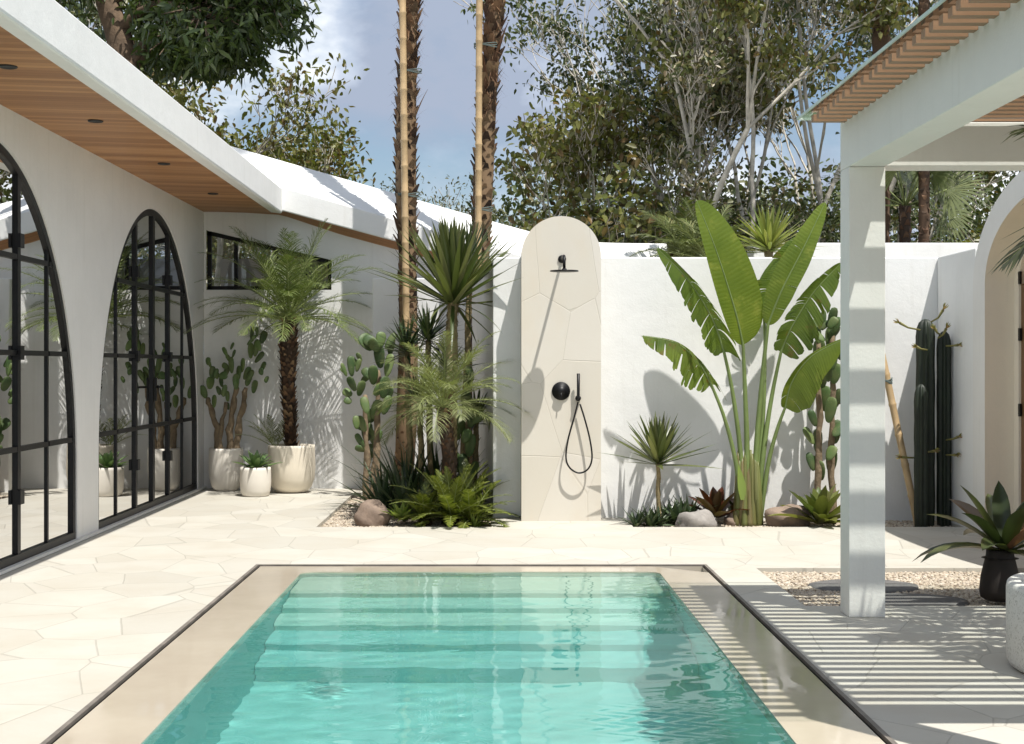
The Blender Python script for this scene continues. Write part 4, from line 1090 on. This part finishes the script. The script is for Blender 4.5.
# ------------------------------------------------------------------ bed by the wall
tS = G(658, 462, 12.5)
trunked('young_yucca', 'small spiky yucca on a thin stem right of the shower', 'yucca', G(659, 519, 12.5, -.03), tS, .02, M['trunk_y'],
        lambda lf, rng: rosette(lf, tS + Vector((0, 0, -.03)), 60, .52, .046, 0, 86, .12, rng, .15, 'sword', .018, 5, .08, .12, .7), M['yucca'], 81)
clump('strap_leaf_lily', 'low glossy clump at the foot of the small yucca', 'plant', G(650, 522, 12.35, -.03), [(0, 0, 18, .27, .042, 15, 80, .7), (-.12, 0, 14, .24, .038, 15, 80, .7), (.08, .08, 14, .28, .042, 20, 80, .7)], M['cord'], 82)
clump('strap_leaf_lily', 'taller glossy clump between the small yucca and grey boulder', 'plant', G(678, 517, 12.5, -.03), [(0, 0, 20, .34, .052, 15, 80, .7), (.1, .1, 16, .36, .052, 20, 80, .6), (-.06, .12, 14, .30, .045, 20, 80, .6)], M['cord'], 83)
clump('bromeliad', 'dark red bromeliad behind the pale grey boulder', 'bromeliad', G(716, 512, 12.6, .03), [(0, 0, 22, .38, .09, 10, 82, .4)], M['brom_red'], 84, None, 'brom')
clump('bromeliad', 'green bromeliad beside the brown boulder and post', 'bromeliad', G(820, 517, 12.35, .0), [(0, 0, 28, .45, .11, 8, 82, .5)], M['brom_green'], 85, None, 'brom')
clump('bromeliad', 'tiny dark bromeliad at the foot of the bird of paradise', 'bromeliad', G(738, 508, 12.7, .02), [(0, 0, 18, .25, .055, 10, 80, .4)], M['brom_dark'], 86, None, 'brom')

M['bird'] = None
def m_bird(name, a, b, c2):
    t = NT(name); c = t.coord()
    n = t.noise(c, 3.5, 5, .6); cc = t.ramp(n.outputs[0], [(.3, a), (.65, b)])
    n4 = t.noise(c, 7, 4, .7); cc = t.mixc(t.ramp(n4.outputs[0], [(.57, (0, 0, 0)), (.70, (.85, .85, .85))]), cc, c2)
    b_ = t.N('BsdfPrincipled'); t.L(cc, b_.inputs['Base Color']); b_.inputs['Roughness'].default_value = .36
    tr = t.N('BsdfTranslucent'); t.L(t.mixc(1.0, cc, (1.2, 1.3, .35), 'MULTIPLY'), tr.inputs[0])
    mx = t.N('MixShader'); mx.inputs[0].default_value = .42
    t.L(b_.outputs[0], mx.inputs[1]); t.L(tr.outputs[0], mx.inputs[2]); t.L(mx.outputs[0], t.out.inputs[0]); return t.m
M['bird'] = m_bird('paddle_leaf', (.10, .15, .018), (.155, .205, .03), (.22, .25, .05))
M['bird_dk'] = m_bird('torn_paddle_leaf', (.07, .115, .018), (.12, .17, .03), (.17, .11, .04))
M['bird_dry'] = m_bird('withered_paddle_leaf', (.08, .13, .02), (.17, .22, .045), (.16, .075, .03))
M['stalk'] = m_simple('paddle_stalk', (.15, .205, .065), .45, .2, 5, .1)
def curve(P, n):
    out = []
    for i in range(len(P) - 1):
        p0, p1, p2, p3 = P[max(0, i - 1)], P[i], P[i + 1], P[min(len(P) - 1, i + 2)]
        for q in range(n):
            t_ = q / n; out.append(.5 * ((2 * p1) + (p2 - p0) * t_ + (2 * p0 - 5 * p1 + 4 * p2 - p3) * t_ * t_ + (3 * p1 - p0 - 3 * p2 + p3) * t_ ** 3))
    return out + [P[-1]]
def paddle(root, stalk, rib, wl_, wr_, nrm, mat, seed, tears=0.0, fold=.25, droop=.0, sr=.02):
    "stalk + rib given as (px,py,d); wl_/wr_ half widths in px left/right of the rib"
    rng = random.Random(seed)
    sp_ = curve([W(*q) for q in stalk], 6); rb_ = curve([W(*q) for q in rib], 8)
    mb = MB(); rr = [sr * (1.35 - .75 * i / len(sp_)) for i in range(len(sp_))]; mb.tube(sp_ + rb_[1:], rr + [sr * .5 * (1 - .85 * i / len(rb_)) for i in range(1, len(rb_))], 8)
    so2 = mb.build('stalk', M['stalk'], root)
    bl = MB(); n = 132; nrm = Vector(nrm).normalized(); s_ = (rib[0][2]) / F
    cum = rb_; m = len(cum)
    def at(u):
        f = u * (m - 1); k = min(m - 2, int(f)); return cum[k].lerp(cum[k + 1], f - k), (cum[k + 1] - cum[k]).normalized()
    for sg, wpx in ((-1, wl_), (1, wr_)):
        i = 0
        while i < n:
            g = rng.randint(3, 14) if rng.random() < tears else rng.randint(20, 44)
            if tears == 0: g = n
            j = min(n, i + g); rot = rng.uniform(-.5, .6) * tears; ext = rng.uniform(.72, 1.0) if tears > .3 else rng.uniform(.93, 1); lag = rng.uniform(0, .35) * tears
            vs = []; cols = 7
            for k in range(i, j + 1):
                u = k / n; p, d_ = at(min(.9999, u)); s = d_.cross(nrm).normalized() * sg
                if sg * s.dot(Vector((1, 0, 0))) < -.2 and abs(s.x) > .3: pass
                prof = (math.sin(PI * (min(1, u * 1.02)) ** .8)) ** .62 if u < .985 else 0.0
                w_ = wpx * s_ * prof * ext * (1 - .10 * abs((k - (i + j) / 2) / max(1, g)) * (tears > 0))
                for q in range(cols):
                    x = q / (cols - 1)
                    v = s * w_ * x * math.cos(fold) + nrm * w_ * x * math.sin(fold) * (1 - .55 * x)
                    v = v + d_ * (w_ * x * (.16 - lag)) + UP * (-droop * (w_ * x) ** 1.5 * 3) - nrm * rot * w_ * x * x
                    v = v + nrm * .0016 * (1 if k % 3 == 0 else -.5) * min(1, x * 3)
                    vs.append(p + v)
            fs = []
            for k in range(j - i):
                for q in range(cols - 1):
                    a0 = k * cols + q; fs.append((a0, a0 + 1, a0 + cols + 1, a0 + cols))
            bl.add(vs, fs); i = j
    bl.build('leaf', mat, root)
bp = thing('bird_of_paradise', G(746, 520, 12.55, -.03), 'tall giant bird of paradise with broad partly torn paddle leaves', 'plant')
D = 12.55
paddle(bp, [(746, 520, D), (747, 450, D), (745, 390, D), (743, 345, D - .03)], [(743, 345, D - .03), (735, 310, D - .08), (716, 250, D - .14), (696, 199, D - .16)], 15, 33, (.15, -1, .12), M['bird'], 1, 0, .12, 0, .022)
paddle(bp, [(753, 520, D), (757, 440, D), (763, 370, D - .02), (768, 325, D - .05)], [(768, 325, D - .05), (782, 290, D - .09), (805, 245, D - .12), (826, 201, D - .1)], 17, 15, (-.3, -1, .1), M['bird'], 2, .12, .35, 0, .022)
paddle(bp, [(750, 515, D), (762, 430, D + .03), (765, 350, D + .08), (764, 318, D + .1)], [(764, 318, D + .1), (768, 290, D + .12), (780, 265, D + .1), (798, 236, D + .1)], 19, 6, (-.1, -1, .0), M['bird_dk'], 3, .7, .1, .4, .018)
paddle(bp, [(741, 520, D), (741, 460, D), (733, 395, D - .02), (724, 352, D - .05)], [(724, 352, D - .05), (712, 318, D - .1), (688, 280, D - .16), (656, 247, D - .2)], 15, 30, (-.1, -1, .15), M['bird_dk'], 4, .85, .25, 1.0, .02)
paddle(bp, [(739, 520, D), (737, 470, D - .03), (725, 420, D - .08), (711, 384, D - .12)], [(711, 384, D - .12), (698, 362, D - .17), (676, 343, D - .24), (641, 336, D - .3)], 16, 32, (-.2, -1, .3), M['bird_dry'], 5, 1.0, .2, 1.2, .018)
paddle(bp, [(756, 520, D), (765, 440, D), (773, 390, D), (781, 352, D - .04)], [(781, 352, D - .04), (793, 325, D - .1), (814, 292, D - .16), (842, 262, D - .2)], 17, 22, (.0, -1, .25), M['bird_dk'], 6, .85, .2, .6, .02)
paddle(bp, [(760, 520, D), (768, 465, D - .03), (777, 430, D - .08), (785, 408, D - .12)], [(785, 408, D - .12), (792, 382, D - .18), (812, 356, D - .24), (846, 338, D - .26)], 10, 19, (.1, -1, .2), M['bird'], 7, .25, .3, 1.0, .018)
sh_ = MB(); rng = random.Random(9)
for i in range(15):
    x = 735 + 26 * (i + .5) / 15; pts = [G(x, 521, D - .05 + rng.uniform(-.06, .06), -.04), W(x * .95 + 747 * .05, 497, D - .03 + rng.uniform(-.05, .05)), W(x * .8 + 748 * .2, 460 + rng.uniform(-12, 8), D)]
    sh_.tube(curve(pts, 4), [.030, .029, .028, .026, .024, .021, .018, .014, .008], 8)
M['sheath'] = m_leaf('leaf_sheath', [(.07, .10, .03), (.13, .17, .05), (.16, .13, .07), (.10, .14, .04), (.20, .20, .09)], .5, 0, 14)
sh_.build('stalk_base', M['sheath'], bp)
sh_ = MB(); pth, sd, up2 = blade_path(W(742, 500, D - .12), 2.2, R(82), .30, .0, 6); sh_.strap(pth, [Vector((1, 0, 0))] * 7, [.03, .055, .07, .065, .05, .03, .004], .2, up2); sh_.build('leaf', M['lime'], bp)

# column cacti
cc_ = thing('column_cactus', G(932, 524, 12.45, -.04), 'clump of tall dark ribbed column cacti with pale flower buds', 'cactus')
def column(px, top_y, d, r):
    b = G(px, 524, d, -.05); h = W(px, top_y, d).z + .05
    nr = 7
    prof = [(r * .9, 0), (r, .15)] + [(r * (1 + .03 * math.sin(k * 1.7)), .15 + (h - .3) * k / 12) for k in range(1, 13)] + [(r * .93, h - .08), (r * .7, h - .03), (r * .35, h - .005), (0.001, h)]
    mb = MB(); mb.lathe(prof, nr * 6, b, lambda th, z: 1 + .17 * math.cos(nr * th) * (1 if z < h - .02 else .3))
    mb.build('stem', M['cactus'], cc_)
column(925.5, 319, 12.5, .070); column(944, 331, 12.5, .054); column(921, 384, 12.28, .05)
def bud(px, py, d, dx, dy):
    a = W(px, py, d); b = W(px + dx * .6, py + dy * .35, d - .05); c_ = W(px + dx, py + dy, d - .1); mb = MB()
    mb.tube([a, b, c_], [.007, .008, .013], 8); e_ = (c_ - b).normalized()
    for q in range(9):
        aa = 2 * PI * q / 9; o = Vector((math.cos(aa), 0, math.sin(aa))); o = (o - e_ * o.dot(e_)).normalized()
        s_ = e_.cross(o); mb.add([c_ - s_ * .008, c_ + s_ * .008, c_ + e_ * .045 + o * .02 + s_ * .006, c_ + e_ * .07 + o * .022], [(0, 1, 2, 3)], False)
    mb.build('flower', M['budm'], cc_)
M['budm'] = m_leaf('flower_bud', [(.40, .38, .20), (.22, .26, .10), (.36, .22, .14)], .5, .3)
for b_ in [(920, 330, -20, -7), (931, 322, 12, -12), (927, 350, -10, -3), (938, 338, 8, -9), (946, 346, 12, -1), (946, 440, 12, -3), (918, 458, -16, -1), (926, 452, 8, -1), (946, 455, 9, 0), (941, 335, -6, -6)]: bud(b_[0], b_[1], 12.38, b_[2], b_[3])

# dark pot with big bromeliad and terrazzo planter
P4 = pot(1000, 598, 8.35, .115, .29, 'pot_d', 'small dark urn standing on the gravel by the terrazzo planter', 'urn', None)
rng = random.Random(91); mb = MB(); rosette(mb, P4 + Vector((.03, 0, .27)), 20, .56, .10, 2, 68, .9, rng, .2, 'brom', .02, 8, .03)
tag(mb.build('bromeliad', M['brom_dark']), 'large dark bromeliad with arching leaves in the dark urn', 'bromeliad')
PC2 = Vector((2.79, 6.4, 0)); pr = thing('terrazzo_planter', PC2, 'big round speckled terrazzo planter at the edge of the pergola floor', 'planter')
mb = MB(); r = .505
mb.lathe([(0, .0), (r * .93, 0), (r * .97, .012), (r, .04), (r, .355), (r * .99, .378), (r * .97, .386), (r * .88, .386), (r * .865, .375), (r * .86, .33)], 72, PC2 + Vector((0, 0, .001))); mb.build('shell', M['terrazzo'], pr)
mb = MB(); mb.lathe([(0, .335), (r * .87, .335)], 32, PC2); mb.build('soil', M['soil'], pr)
# palm in the planter (mostly out of view)
rng = random.Random(92); b_ = PC2 + Vector((.26, .12, .33)); root = thing('planter_palm', b_, 'palm with drooping dark fronds reaching in under the pergola', 'palm tree')
tp = [b_, b_ + Vector((.03, .0, .9)), b_ + Vector((.06, .0, 1.86))]; mb = MB(); mb.tube(tp, [.06, .055, .05], 12); boots_on(mb, tp, .055, rng, 40, 6, .05, .3); mb.build('trunk', M['boot'], root)
lf, stm = MB(), MB()
for i in range(12):
    az = i * 2.4; el = R(-8 + 68 * i / 12 + rng.uniform(-6, 6))
    frond(lf, stm, tp[-1], az, el, rng.uniform(.72, .95), 1.0, .34, 18, rng, .03, .15, 48, .2, .25, .009)
lf.build('crown', M['yucca_dark'], root); stm.build('frond_stalk', M['rachis'], root)

# ------------------------------------------------------------------ trees
TD = [.8]
def grow(rng, p, d, L, r, depth, maxd, tubes, anch, up=.12, spread=.7, kids=(2, 3), curv=.25, taper=.72, lr=.72):
    n = max(3, int(L / .35)); pts = [p.copy()]; rr = [r]
    for i in range(n):
        d = (d + Vector((rng.gauss(0, curv), rng.gauss(0, curv), rng.gauss(0, curv * .6) + up)) * .5).normalized()
        p = p + d * (L / n); pts.append(p.copy()); rr.append(r * (1 - (1 - taper) * (i + 1) / n))
    tubes.append((pts, rr, depth))
    if depth >= maxd and rng.random() < TD[0]:
        for q in pts[len(pts) // 2:]: anch.append(q)
    elif depth == maxd - 1 and rng.random() < TD[0] * .5: anch.append(pts[-1])
    if depth >= maxd: return
    ks = rng.randint(*kids)
    for k in range(ks + (1 if depth > 0 else 0)):
        i = n if k < ks else rng.randint(1, n)
        a = rng.uniform(0, 2 * PI); o = Vector((math.cos(a), math.sin(a), 0)); o = (o - d * o.dot(d)).normalized()
        nd = (d + o * spread * rng.uniform(.6, 1.4)).normalized()
        grow(rng, pts[min(i, n)], nd, L * lr * rng.uniform(.7, 1.2), rr[min(i, n)] * .68, depth + 1, maxd, tubes, anch, up, spread, kids, curv, taper, lr)
def leaf_cloud(anchors, per, L, wd, rng, spreadr, hang=.5, stdz=.5):
    A = np.array([tuple(a) for a in anchors], float); n = len(A) * per
    c = np.repeat(A, per, 0) + rng.normal(0, spreadr, (n, 3)) * np.array([1, 1, .8])
    th = rng.uniform(0, 2 * PI, n); el = rng.normal(-hang, stdz, n)
    d = np.stack([np.cos(th) * np.cos(el), np.sin(th) * np.cos(el), np.sin(el)], 1)
    rv = rng.normal(0, 1, (n, 3)); s = np.cross(d, rv); s /= np.linalg.norm(s, axis=1, keepdims=True) + 1e-9; u = np.cross(s, d)
    l = (L * rng.uniform(.55, 1.25, n))[:, None]; w_ = (wd * rng.uniform(.7, 1.2, n))[:, None]
    v = np.stack([c, c + d * l * .3 - s * w_ * .5 + u * w_ * .18, c + d * l * .7 - s * w_ * .42 + u * w_ * .12 - [0, 0, .0] , c + d * l + [0, 0, -1] * l * .12, c + d * l * .7 + s * w_ * .42 + u * w_ * .12, c + d * l * .3 + s * w_ * .5 + u * w_ * .18], 1)
    k = (np.arange(n) * 6)[:, None]
    q = np.stack([np.concatenate([k, k + 1, k + 2, k + 3], 1), np.concatenate([k, k + 3, k + 4, k + 5], 1)], 1).reshape(-1, 4)
    return v.reshape(-1, 3), q
LEAFS = {
 'teak': m_leaf('olive_tree_leaf', [(.05, .075, .025), (.08, .11, .04), (.17, .19, .09), (.06, .085, .03), (.30, .29, .19), (.11, .085, .045), (.07, .10, .035)], .42, .22),
 'green': m_leaf('green_tree_leaf', [(.035, .06, .02), (.055, .09, .03), (.12, .16, .07), (.045, .075, .025), (.22, .24, .15)], .4, .22),
 'mango': m_leaf('dark_tree_leaf', [(.028, .055, .015), (.045, .08, .022), (.08, .12, .04), (.035, .06, .018), (.06, .10, .03)], .32, .35),
 'grey': m_leaf('grey_green_leaf', [(.11, .13, .085), (.16, .18, .12), (.09, .11, .07)], .5, .3),
 'brown': m_leaf('yellowing_leaf', [(.10, .13, .035), (.16, .19, .055), (.22, .24, .09), (.08, .11, .03), (.17, .12, .05), (.13, .17, .05)], .45, .35)}
def tree(label, base, H0, d0, seed, r=.10, leaf='green', L0=2.4, maxd=5, per=5, ll=.16, lw=.07, sr=.16, bark='bark_pale', hang=.5, group='trees behind the garden wall', kids=(2, 3), spread=.62, up=.12, name='tree', curv=.22, lr=.72, keep=None):
    rng = random.Random(seed); tubes = []; anch = []
    grow(rng, Vector(base), Vector(d0).normalized(), L0, r, 0, maxd, tubes, anch, up, spread, kids, curv, .74, lr)
    root = thing(name, base, label, 'tree', group); mb = MB()
    if keep: tubes = [q for q in tubes if q[2] < 2 or keep(q[0][-1])]
    for pts, rr, dep in tubes: mb.tube(pts, [max(.0055, q) for q in rr], 8 if dep < 2 else 5 if dep < maxd - 1 else 4, False)
    mb.build('trunk', M[bark], root)
    if keep: anch = [a for a in anch if keep(a)]
    nr = np.random.default_rng(seed)
    sel = [a for a in anch if rng.random() < .9]
    V, Q = leaf_cloud(sel, per, ll, lw, nr, sr, hang, .7); obj_np('crown', V, Q, LEAFS[leaf], root)
    return len(V) // 6
TOT = 0
def TG(px, d): return Vector(((px - CX) / F * d, d, -.07))
# forest beyond the wall, right half
specs = [
 # px, d, lean, seed, r, leaf, L0, maxd, per, ll, lw, label
 (552, 21.0, (.05, 0, 1), 101, 0.048, 'brown', 2.2, 5, 6, 0.120, 0.066, 'slender pale-barked tree with yellowing leaves rising behind the shower panel'),
 (655, 20.0, (-.10, .02, 1), 102, 0.068, 'teak', 2.6, 6, 3, 0.096, 0.045, 'multi-branched pale tree with olive leaves right of the shower panel top'),
 (735, 20.0, (-.03, 0, 1), 103, 0.058, 'teak', 3.4, 5, 8, 0.096, 0.045, 'straight pale-trunked tree above the upright paddle leaves'),
 (768, 19.5, (.20, .0, 1), 104, 0.061, 'green', 3.6, 5, 8, 0.096, 0.045, 'pale tree leaning right toward the pergola roof'),
 (700, 22.5, (-.05, 0, 1), 105, 0.061, 'green', 3.2, 5, 9, 0.104, 0.049, 'dense green tree standing back behind the pale trunks'),
 (612, 24.0, (.02, 0, 1), 106, 0.061, 'green', 2.8, 5, 9, 0.104, 0.049, 'round-headed green tree standing back behind the shower'),
 (800, 23.5, (-.05, 0, 1), 107, 0.068, 'teak', 3.0, 5, 9, 0.104, 0.049, 'olive tree crowded behind the pergola corner'),
 (850, 21.5, (.06, 0, 1), 108, 0.061, 'green', 2.6, 5, 8, 0.104, 0.049, 'green tree seen through the pergola opening left of the palm stem'),
 (985, 24.0, (-.03, 0, 1), 109, 0.061, 'brown', 2.2, 5, 8, 0.120, 0.057, 'loose yellowish tree seen between palm stem and arched portal'),
 (520, 26.0, (.0, 0, 1), 110, 0.054, 'green', 1.6, 5, 8, 0.112, 0.057, 'low green tree over the wing roof behind the second tall palm'),
 (662, 18.6, (-.04, 0, 1), 121, 0.044, 'brown', 4.6, 4, 8, 0.104, 0.053, 'crooked pale tree standing close behind the flat parapet'),
 (742, 18.8, (-.19, 0, 1), 122, 0.034, 'teak', 5.4, 4, 9, 0.096, 0.045, 'pale straight trunk leaning left above the left paddle leaf'),
 (757, 18.4, (.0, 0, 1), 123, 0.034, 'green', 5.6, 4, 9, 0.096, 0.045, 'upright pale trunk between the two tall paddle leaves'),
 (772, 18.6, (.27, 0, 1), 124, 0.037, 'green', 5.6, 4, 9, 0.096, 0.045, 'pale trunk leaning right behind the screw pine'),
 (640, 21.5, (.10, 0, 1), 111, 0.041, 'brown', 3.0, 5, 6, 0.120, 0.066, 'thin pale tree with big yellowing leaves left of the paddle leaves'),
 (815, 20.5, (-.12, 0, 1), 112, 0.041, 'teak', 3.2, 5, 8, 0.096, 0.045, 'thin pale tree crossing behind the pergola roof corner'),
]
TD[0] = .54
for (px, d, ln, sd_, r_, lf_, L0, md, per, ll, lw, lb) in specs:
    TOT += tree(lb, TG(px, d), 0, ln, sd_, r_, lf_, L0, md, per, ll, lw, .13, spread=.5, up=(.16 if L0 < 4 else .02), lr=(.66 if L0 < 4 else .36), curv=(.2 if L0 < 4 else .13), kids=((2, 3) if L0 < 4 else (3, 4)))
def shrub(label, px, d, seed, leaf, L0, per, ll, lw, n=1, group='shrubs behind the walls', up=.05, spread=.9, maxd=4, r=.05, name='shrub', cat='shrub', sr=.18):
    rng = random.Random(seed); tubes = []; anch = []; base = TG(px, d)
    for k in range(5):
        a = rng.uniform(0, 2 * PI); grow(rng, base + Vector((math.cos(a) * .1, math.sin(a) * .1, 0)), Vector((math.cos(a) * .5, math.sin(a) * .5, 1)).normalized(), L0, r, 0, maxd, tubes, anch, up, spread, (2, 3), .3, .7, .7)
    root = thing(name, base, label, cat, group); mb = MB()
    for pts, rr, dep in tubes: mb.tube(pts, rr, 5, False)
    mb.build('stems', M['twig'], root)
    V, Q = leaf_cloud(anch, per, ll, lw, np.random.default_rng(seed), sr, .3); obj_np('foliage', V, Q, LEAFS[leaf], root)
    return len(V) // 6
for i, (px, d, lf_, L0, per, ll, lw, lb) in enumerate([
 (590, 20.9, 'brown', 1.40, 8, 0.136, 0.075, 'yellow-green shrub just right of the shower top'),
 (640, 21.1, 'teak', 1.54, 8, 0.116, 0.054, 'olive shrub behind the flat parapet right of the shower'),
 (690, 20.5, 'green', 1.54, 9, 0.102, 0.041, 'green shrub behind the wall left of the upright paddle leaf'),
 (728, 21.3, 'teak', 1.75, 9, 0.109, 0.048, 'olive shrub between the two upright paddle leaves'),
 (790, 20.8, 'green', 1.61, 9, 0.102, 0.041, 'green shrub behind the wall by the striped screw pine'),
 (838, 21.1, 'brown', 1.54, 8, 0.116, 0.054, 'yellowing shrub directly behind the pergola post'),
 (905, 21.1, 'green', 1.40, 8, 0.102, 0.048, 'green shrub seen under the pergola beam beside the palm stem'),
 (965, 21.9, 'brown', 1.40, 8, 0.122, 0.061, 'yellowing shrub behind the parapet near the arched portal'),
 (545, 20.4, 'brown', 1.54, 8, 0.136, 0.075, 'yellow-green shrub over the wing roof left of the shower top'),
 (505, 22.0, 'green', 1.16, 8, 0.116, 0.054, 'dark green shrub over the wing roof beside the second palm'),
 (455, 24.0, 'grey', 1.25, 28, 0.060, 0.021, 'grey-green shrub over the wing roof between the tall palms'),
 (425, 25.0, 'brown', 1.42, 8, 0.136, 0.068, 'sparse yellowing shrub between the two tall palms'),
 (375, 25.0, 'green', 1.52, 9, 0.109, 0.048, 'green shrub over the wing roof left of the first palm'),
 (345, 26.0, 'grey', 1.45, 28, 0.060, 0.021, 'grey-green shrub at the low end of the left tree line'),
]): TOT += shrub(lb, px, d, 200 + i, lf_, L0, per, ll, lw)
# trees over the villa roof
TOT += tree('sprawling brown-green tree sloping down behind the villa roof', TG(262, 25), 0, (-.05, 0, 1), 301, .10, 'brown', 2.1, 5, 20, .12, .06, .2)
TOT += tree('leafy yellow-green tree just above the villa roof edge', TG(215, 24), 0, (-.05, 0, 1), 302, .10, 'brown', 2.4, 5, 20, .12, .06, .2)
TOT += tree('grey-green tree fading down toward the wing roof', TG(300, 27), 0, (.0, 0, 1), 303, .10, 'grey', 1.9, 5, 22, .08, .03, .2)
rng = random.Random(304); root = thing('tree', TG(150, 20), 'big dark-leaved tree with thick trunk overhanging the villa roof', 'tree', 'trees behind the garden wall'); mb = MB()
tk = curve([TG(150, 20), W(142, 200, 20), W(124, 58, 20), W(104, -10, 20), W(88, -120, 20)], 5); mb.tube(tk, [.27 - .008 * i for i in range(len(tk))], 12, True, 1, .04, rng)
A = []
for (lx, ly, pts_) in [(118, 30, [(178, 12, 40, 28), (205, 26, 50, 34)]), (108, 0, [(215, -20, 70, 40), (262, 8, 42, 30)]), (96, -60, [(180, -60, 60, 35), (250, -50, 60, 36)]), (128, 70, [(180, 48, 34, 18), (228, 44, 30, 18)]), (100, -20, [(68, -32, 36, 26)])]:
    st = W(lx, ly, 20)
    for (cx, cy, rx, ry) in pts_:
        ce = W(cx, cy, 20 + rng.uniform(-1.2, .6)); lim = [st, st.lerp(ce, .5) + UP * .35, ce]; mb.tube(curve(lim, 5), [.09, .08, .07, .06, .055, .05, .045, .04, .035, .03, .025], 7, False)
        for q in range(46):
            th = rng.uniform(0, 2 * PI); rr = math.sqrt(rng.random()); e_ = W(cx + rx * rr * math.cos(th), cy + ry * rr * math.sin(th) * (1 if math.sin(th) < 0 else .8), ce.y + rng.uniform(-1.3, 1.3))
            mb.tube([ce.lerp(st, rng.uniform(0, .5)), ce.lerp(e_, .55) + UP * .12, e_], [.02, .013, .007], 4, False)
            if rng.random() < .68: A += [e_, e_ + Vector((rng.uniform(-.12, .12), rng.uniform(-.1, .1), -.1))]
mb.build('trunk', M['bark_dark'], root)
V, Q = leaf_cloud(A, 18, .20, .05, np.random.default_rng(304), .13, .55, .6); obj_np('crown', V, Q, LEAFS['mango'], root); TOT += len(V) // 6
TD[0] = .8
TOT += tree('dense green tree behind the thick-trunked one', TG(60, 25), 0, (.1, 0, 1), 305, .16, 'green', 3.0, 5, 8, .2, .08, .22)

# palms and spiky plants beyond the wall
def bare_palm(label, px, d, H, r, seed, lean=(0, 0)):
    rng = random.Random(seed); b_ = TG(px, d); root = thing('slim_palm', b_, label, 'palm tree', 'slim ringed palms beyond the wall')
    pts = [b_ + Vector((lean[0] * k / 40, lean[1] * k / 40, H * k / 40)) for k in range(41)]; mb = MB(); P_ = []; rr = []
    for p in pts:
        for o, k in ((-.02, 1.08), (.0, 1.12), (.03, .95)): P_.append(p + UP * o); rr.append(r * k)
    mb.tube(P_, rr, 12, True, 1, .04, rng); boots_on(mb, pts, r, rng, int(H / .09), 6, .07, .15, True); mb.build('trunk', M['boot'], root)
    lf, stm = MB(), MB()
    for i in range(16): frond(lf, stm, pts[-1], i * 2.4, R(-10 + 75 * i / 16), 2.0, 1.2, .5, 30, rng, .035, .2, 60, .2, .3, .02)
    lf.build('crown', M['palm_leaf'], root); stm.build('frond_stalk', M['rachis'], root)
bare_palm('thick ringed palm stem standing behind the glass pergola roof edge', 881, 17.6, 10.8, .105, 401)
bare_palm('thin ringed palm stem seen under the pergola beam', 924, 17.0, 9.8, .062, 402)
# fan palm
rng = random.Random(403); b_ = TG(905, 17.5); root = thing('fan_palm', b_, 'small fan palm with pale round leaves beside the thin palm stem', 'palm tree'); top = b_ + UP * 3.35
mb = MB(); mb.tube([b_, top], .07, 10); boots_on(mb, [b_, top], .07, rng, 30, 6, .08, .3); mb.build('trunk', M['boot'], root); lf, stm = MB(), MB()
for i in range(14):
    az = i * 2.4; el = R(rng.uniform(-15, 75)); d_ = Vector((math.cos(az) * math.cos(el), math.sin(az) * math.cos(el), math.sin(el))); c_ = top + d_ * rng.uniform(.45, .6); stm.tube([top, c_], .01, 6)
    s_ = Matrix.Rotation(rng.uniform(.6, 1.5), 3, d_) @ Vector((-math.sin(az), math.cos(az), 0)); L = rng.uniform(.42, .52)
    for q in range(26):
        a = -2.0 + 4.0 * q / 25; v = d_ * math.cos(a) + s_ * math.sin(a); w_ = v.cross(d_.cross(s_)).normalized() * .018
        lf.add([c_, c_ + v * L * .6 - w_, c_ + v * L - UP * .05, c_ + v * L * .6 + w_], [(0, 1, 2, 3)], True)
lf.build('crown', M['fanl'], root); stm.build('leaf_stalk', M['rachis'], root)
# screw pine and long leaved palms behind the wall
rng = random.Random(404); b_ = TG(769, 15.2); tt_ = G(769, 243, 15.2)
trunked('screw_pine', 'striped spiky screw pine showing between the paddle leaves', 'plant', b_, tt_, .05, M['trunk_y'], lambda lf, rng: rosette(lf, tt_ - UP * .1, 80, .55, .045, 0, 85, .35, rng, .2, 'sword', .04, 7, .12), M['pand'], 404)
for i, (px, ty, d, lb) in enumerate([(708, 262, 15.6, 'dark feathery palm behind the wall left of the striped screw pine'), (686, 258, 16.4, 'thin feathery palm behind the wall at the end of the flat parapet')]):
    b_ = TG(px, d); tp_ = G(px, ty, d); root = thing('feather_palm', b_, lb, 'palm tree', 'feathery palms behind the garden wall'); mb = MB(); mb.tube([b_, tp_], .05, 10); mb.build('trunk', M['boot'], root); lf, stm = MB(), MB(); rg = random.Random(500 + i)
    for q in range(18): frond(lf, stm, tp_, q * 2.4, R(5 + 75 * q / 18), rg.uniform(.6, .85), 1.1, .28, 26, rg, .016, .2, 55, .15, .3, .01)
    lf.build('crown', M['yucca'], root); stm.build('frond_stalk', M['rachis'], root)
# far wood closing the horizon
nr = np.random.default_rng(7); A = []
for i in range(7500):
    x = nr.uniform(-22, 26); y = nr.uniform(32, 40); h = (5.9 if x > .5 else 4.9) + .45 * math.sin(x * .8) + .4 * math.sin(x * 2.1 + 1)
    A.append((x, y, nr.uniform(0, 1) ** .8 * h))
A = [a for a in A if a[2] == a[2]]
V, Q = leaf_cloud(A, 12, .20, .10, nr, .34, .3); o = obj_np('woodland', V, Q, LEAFS['green'])
tag(o, 'far-off wood closing the horizon behind the garden trees', 'woodland', None, 'stuff')
print('leaves', TOT)
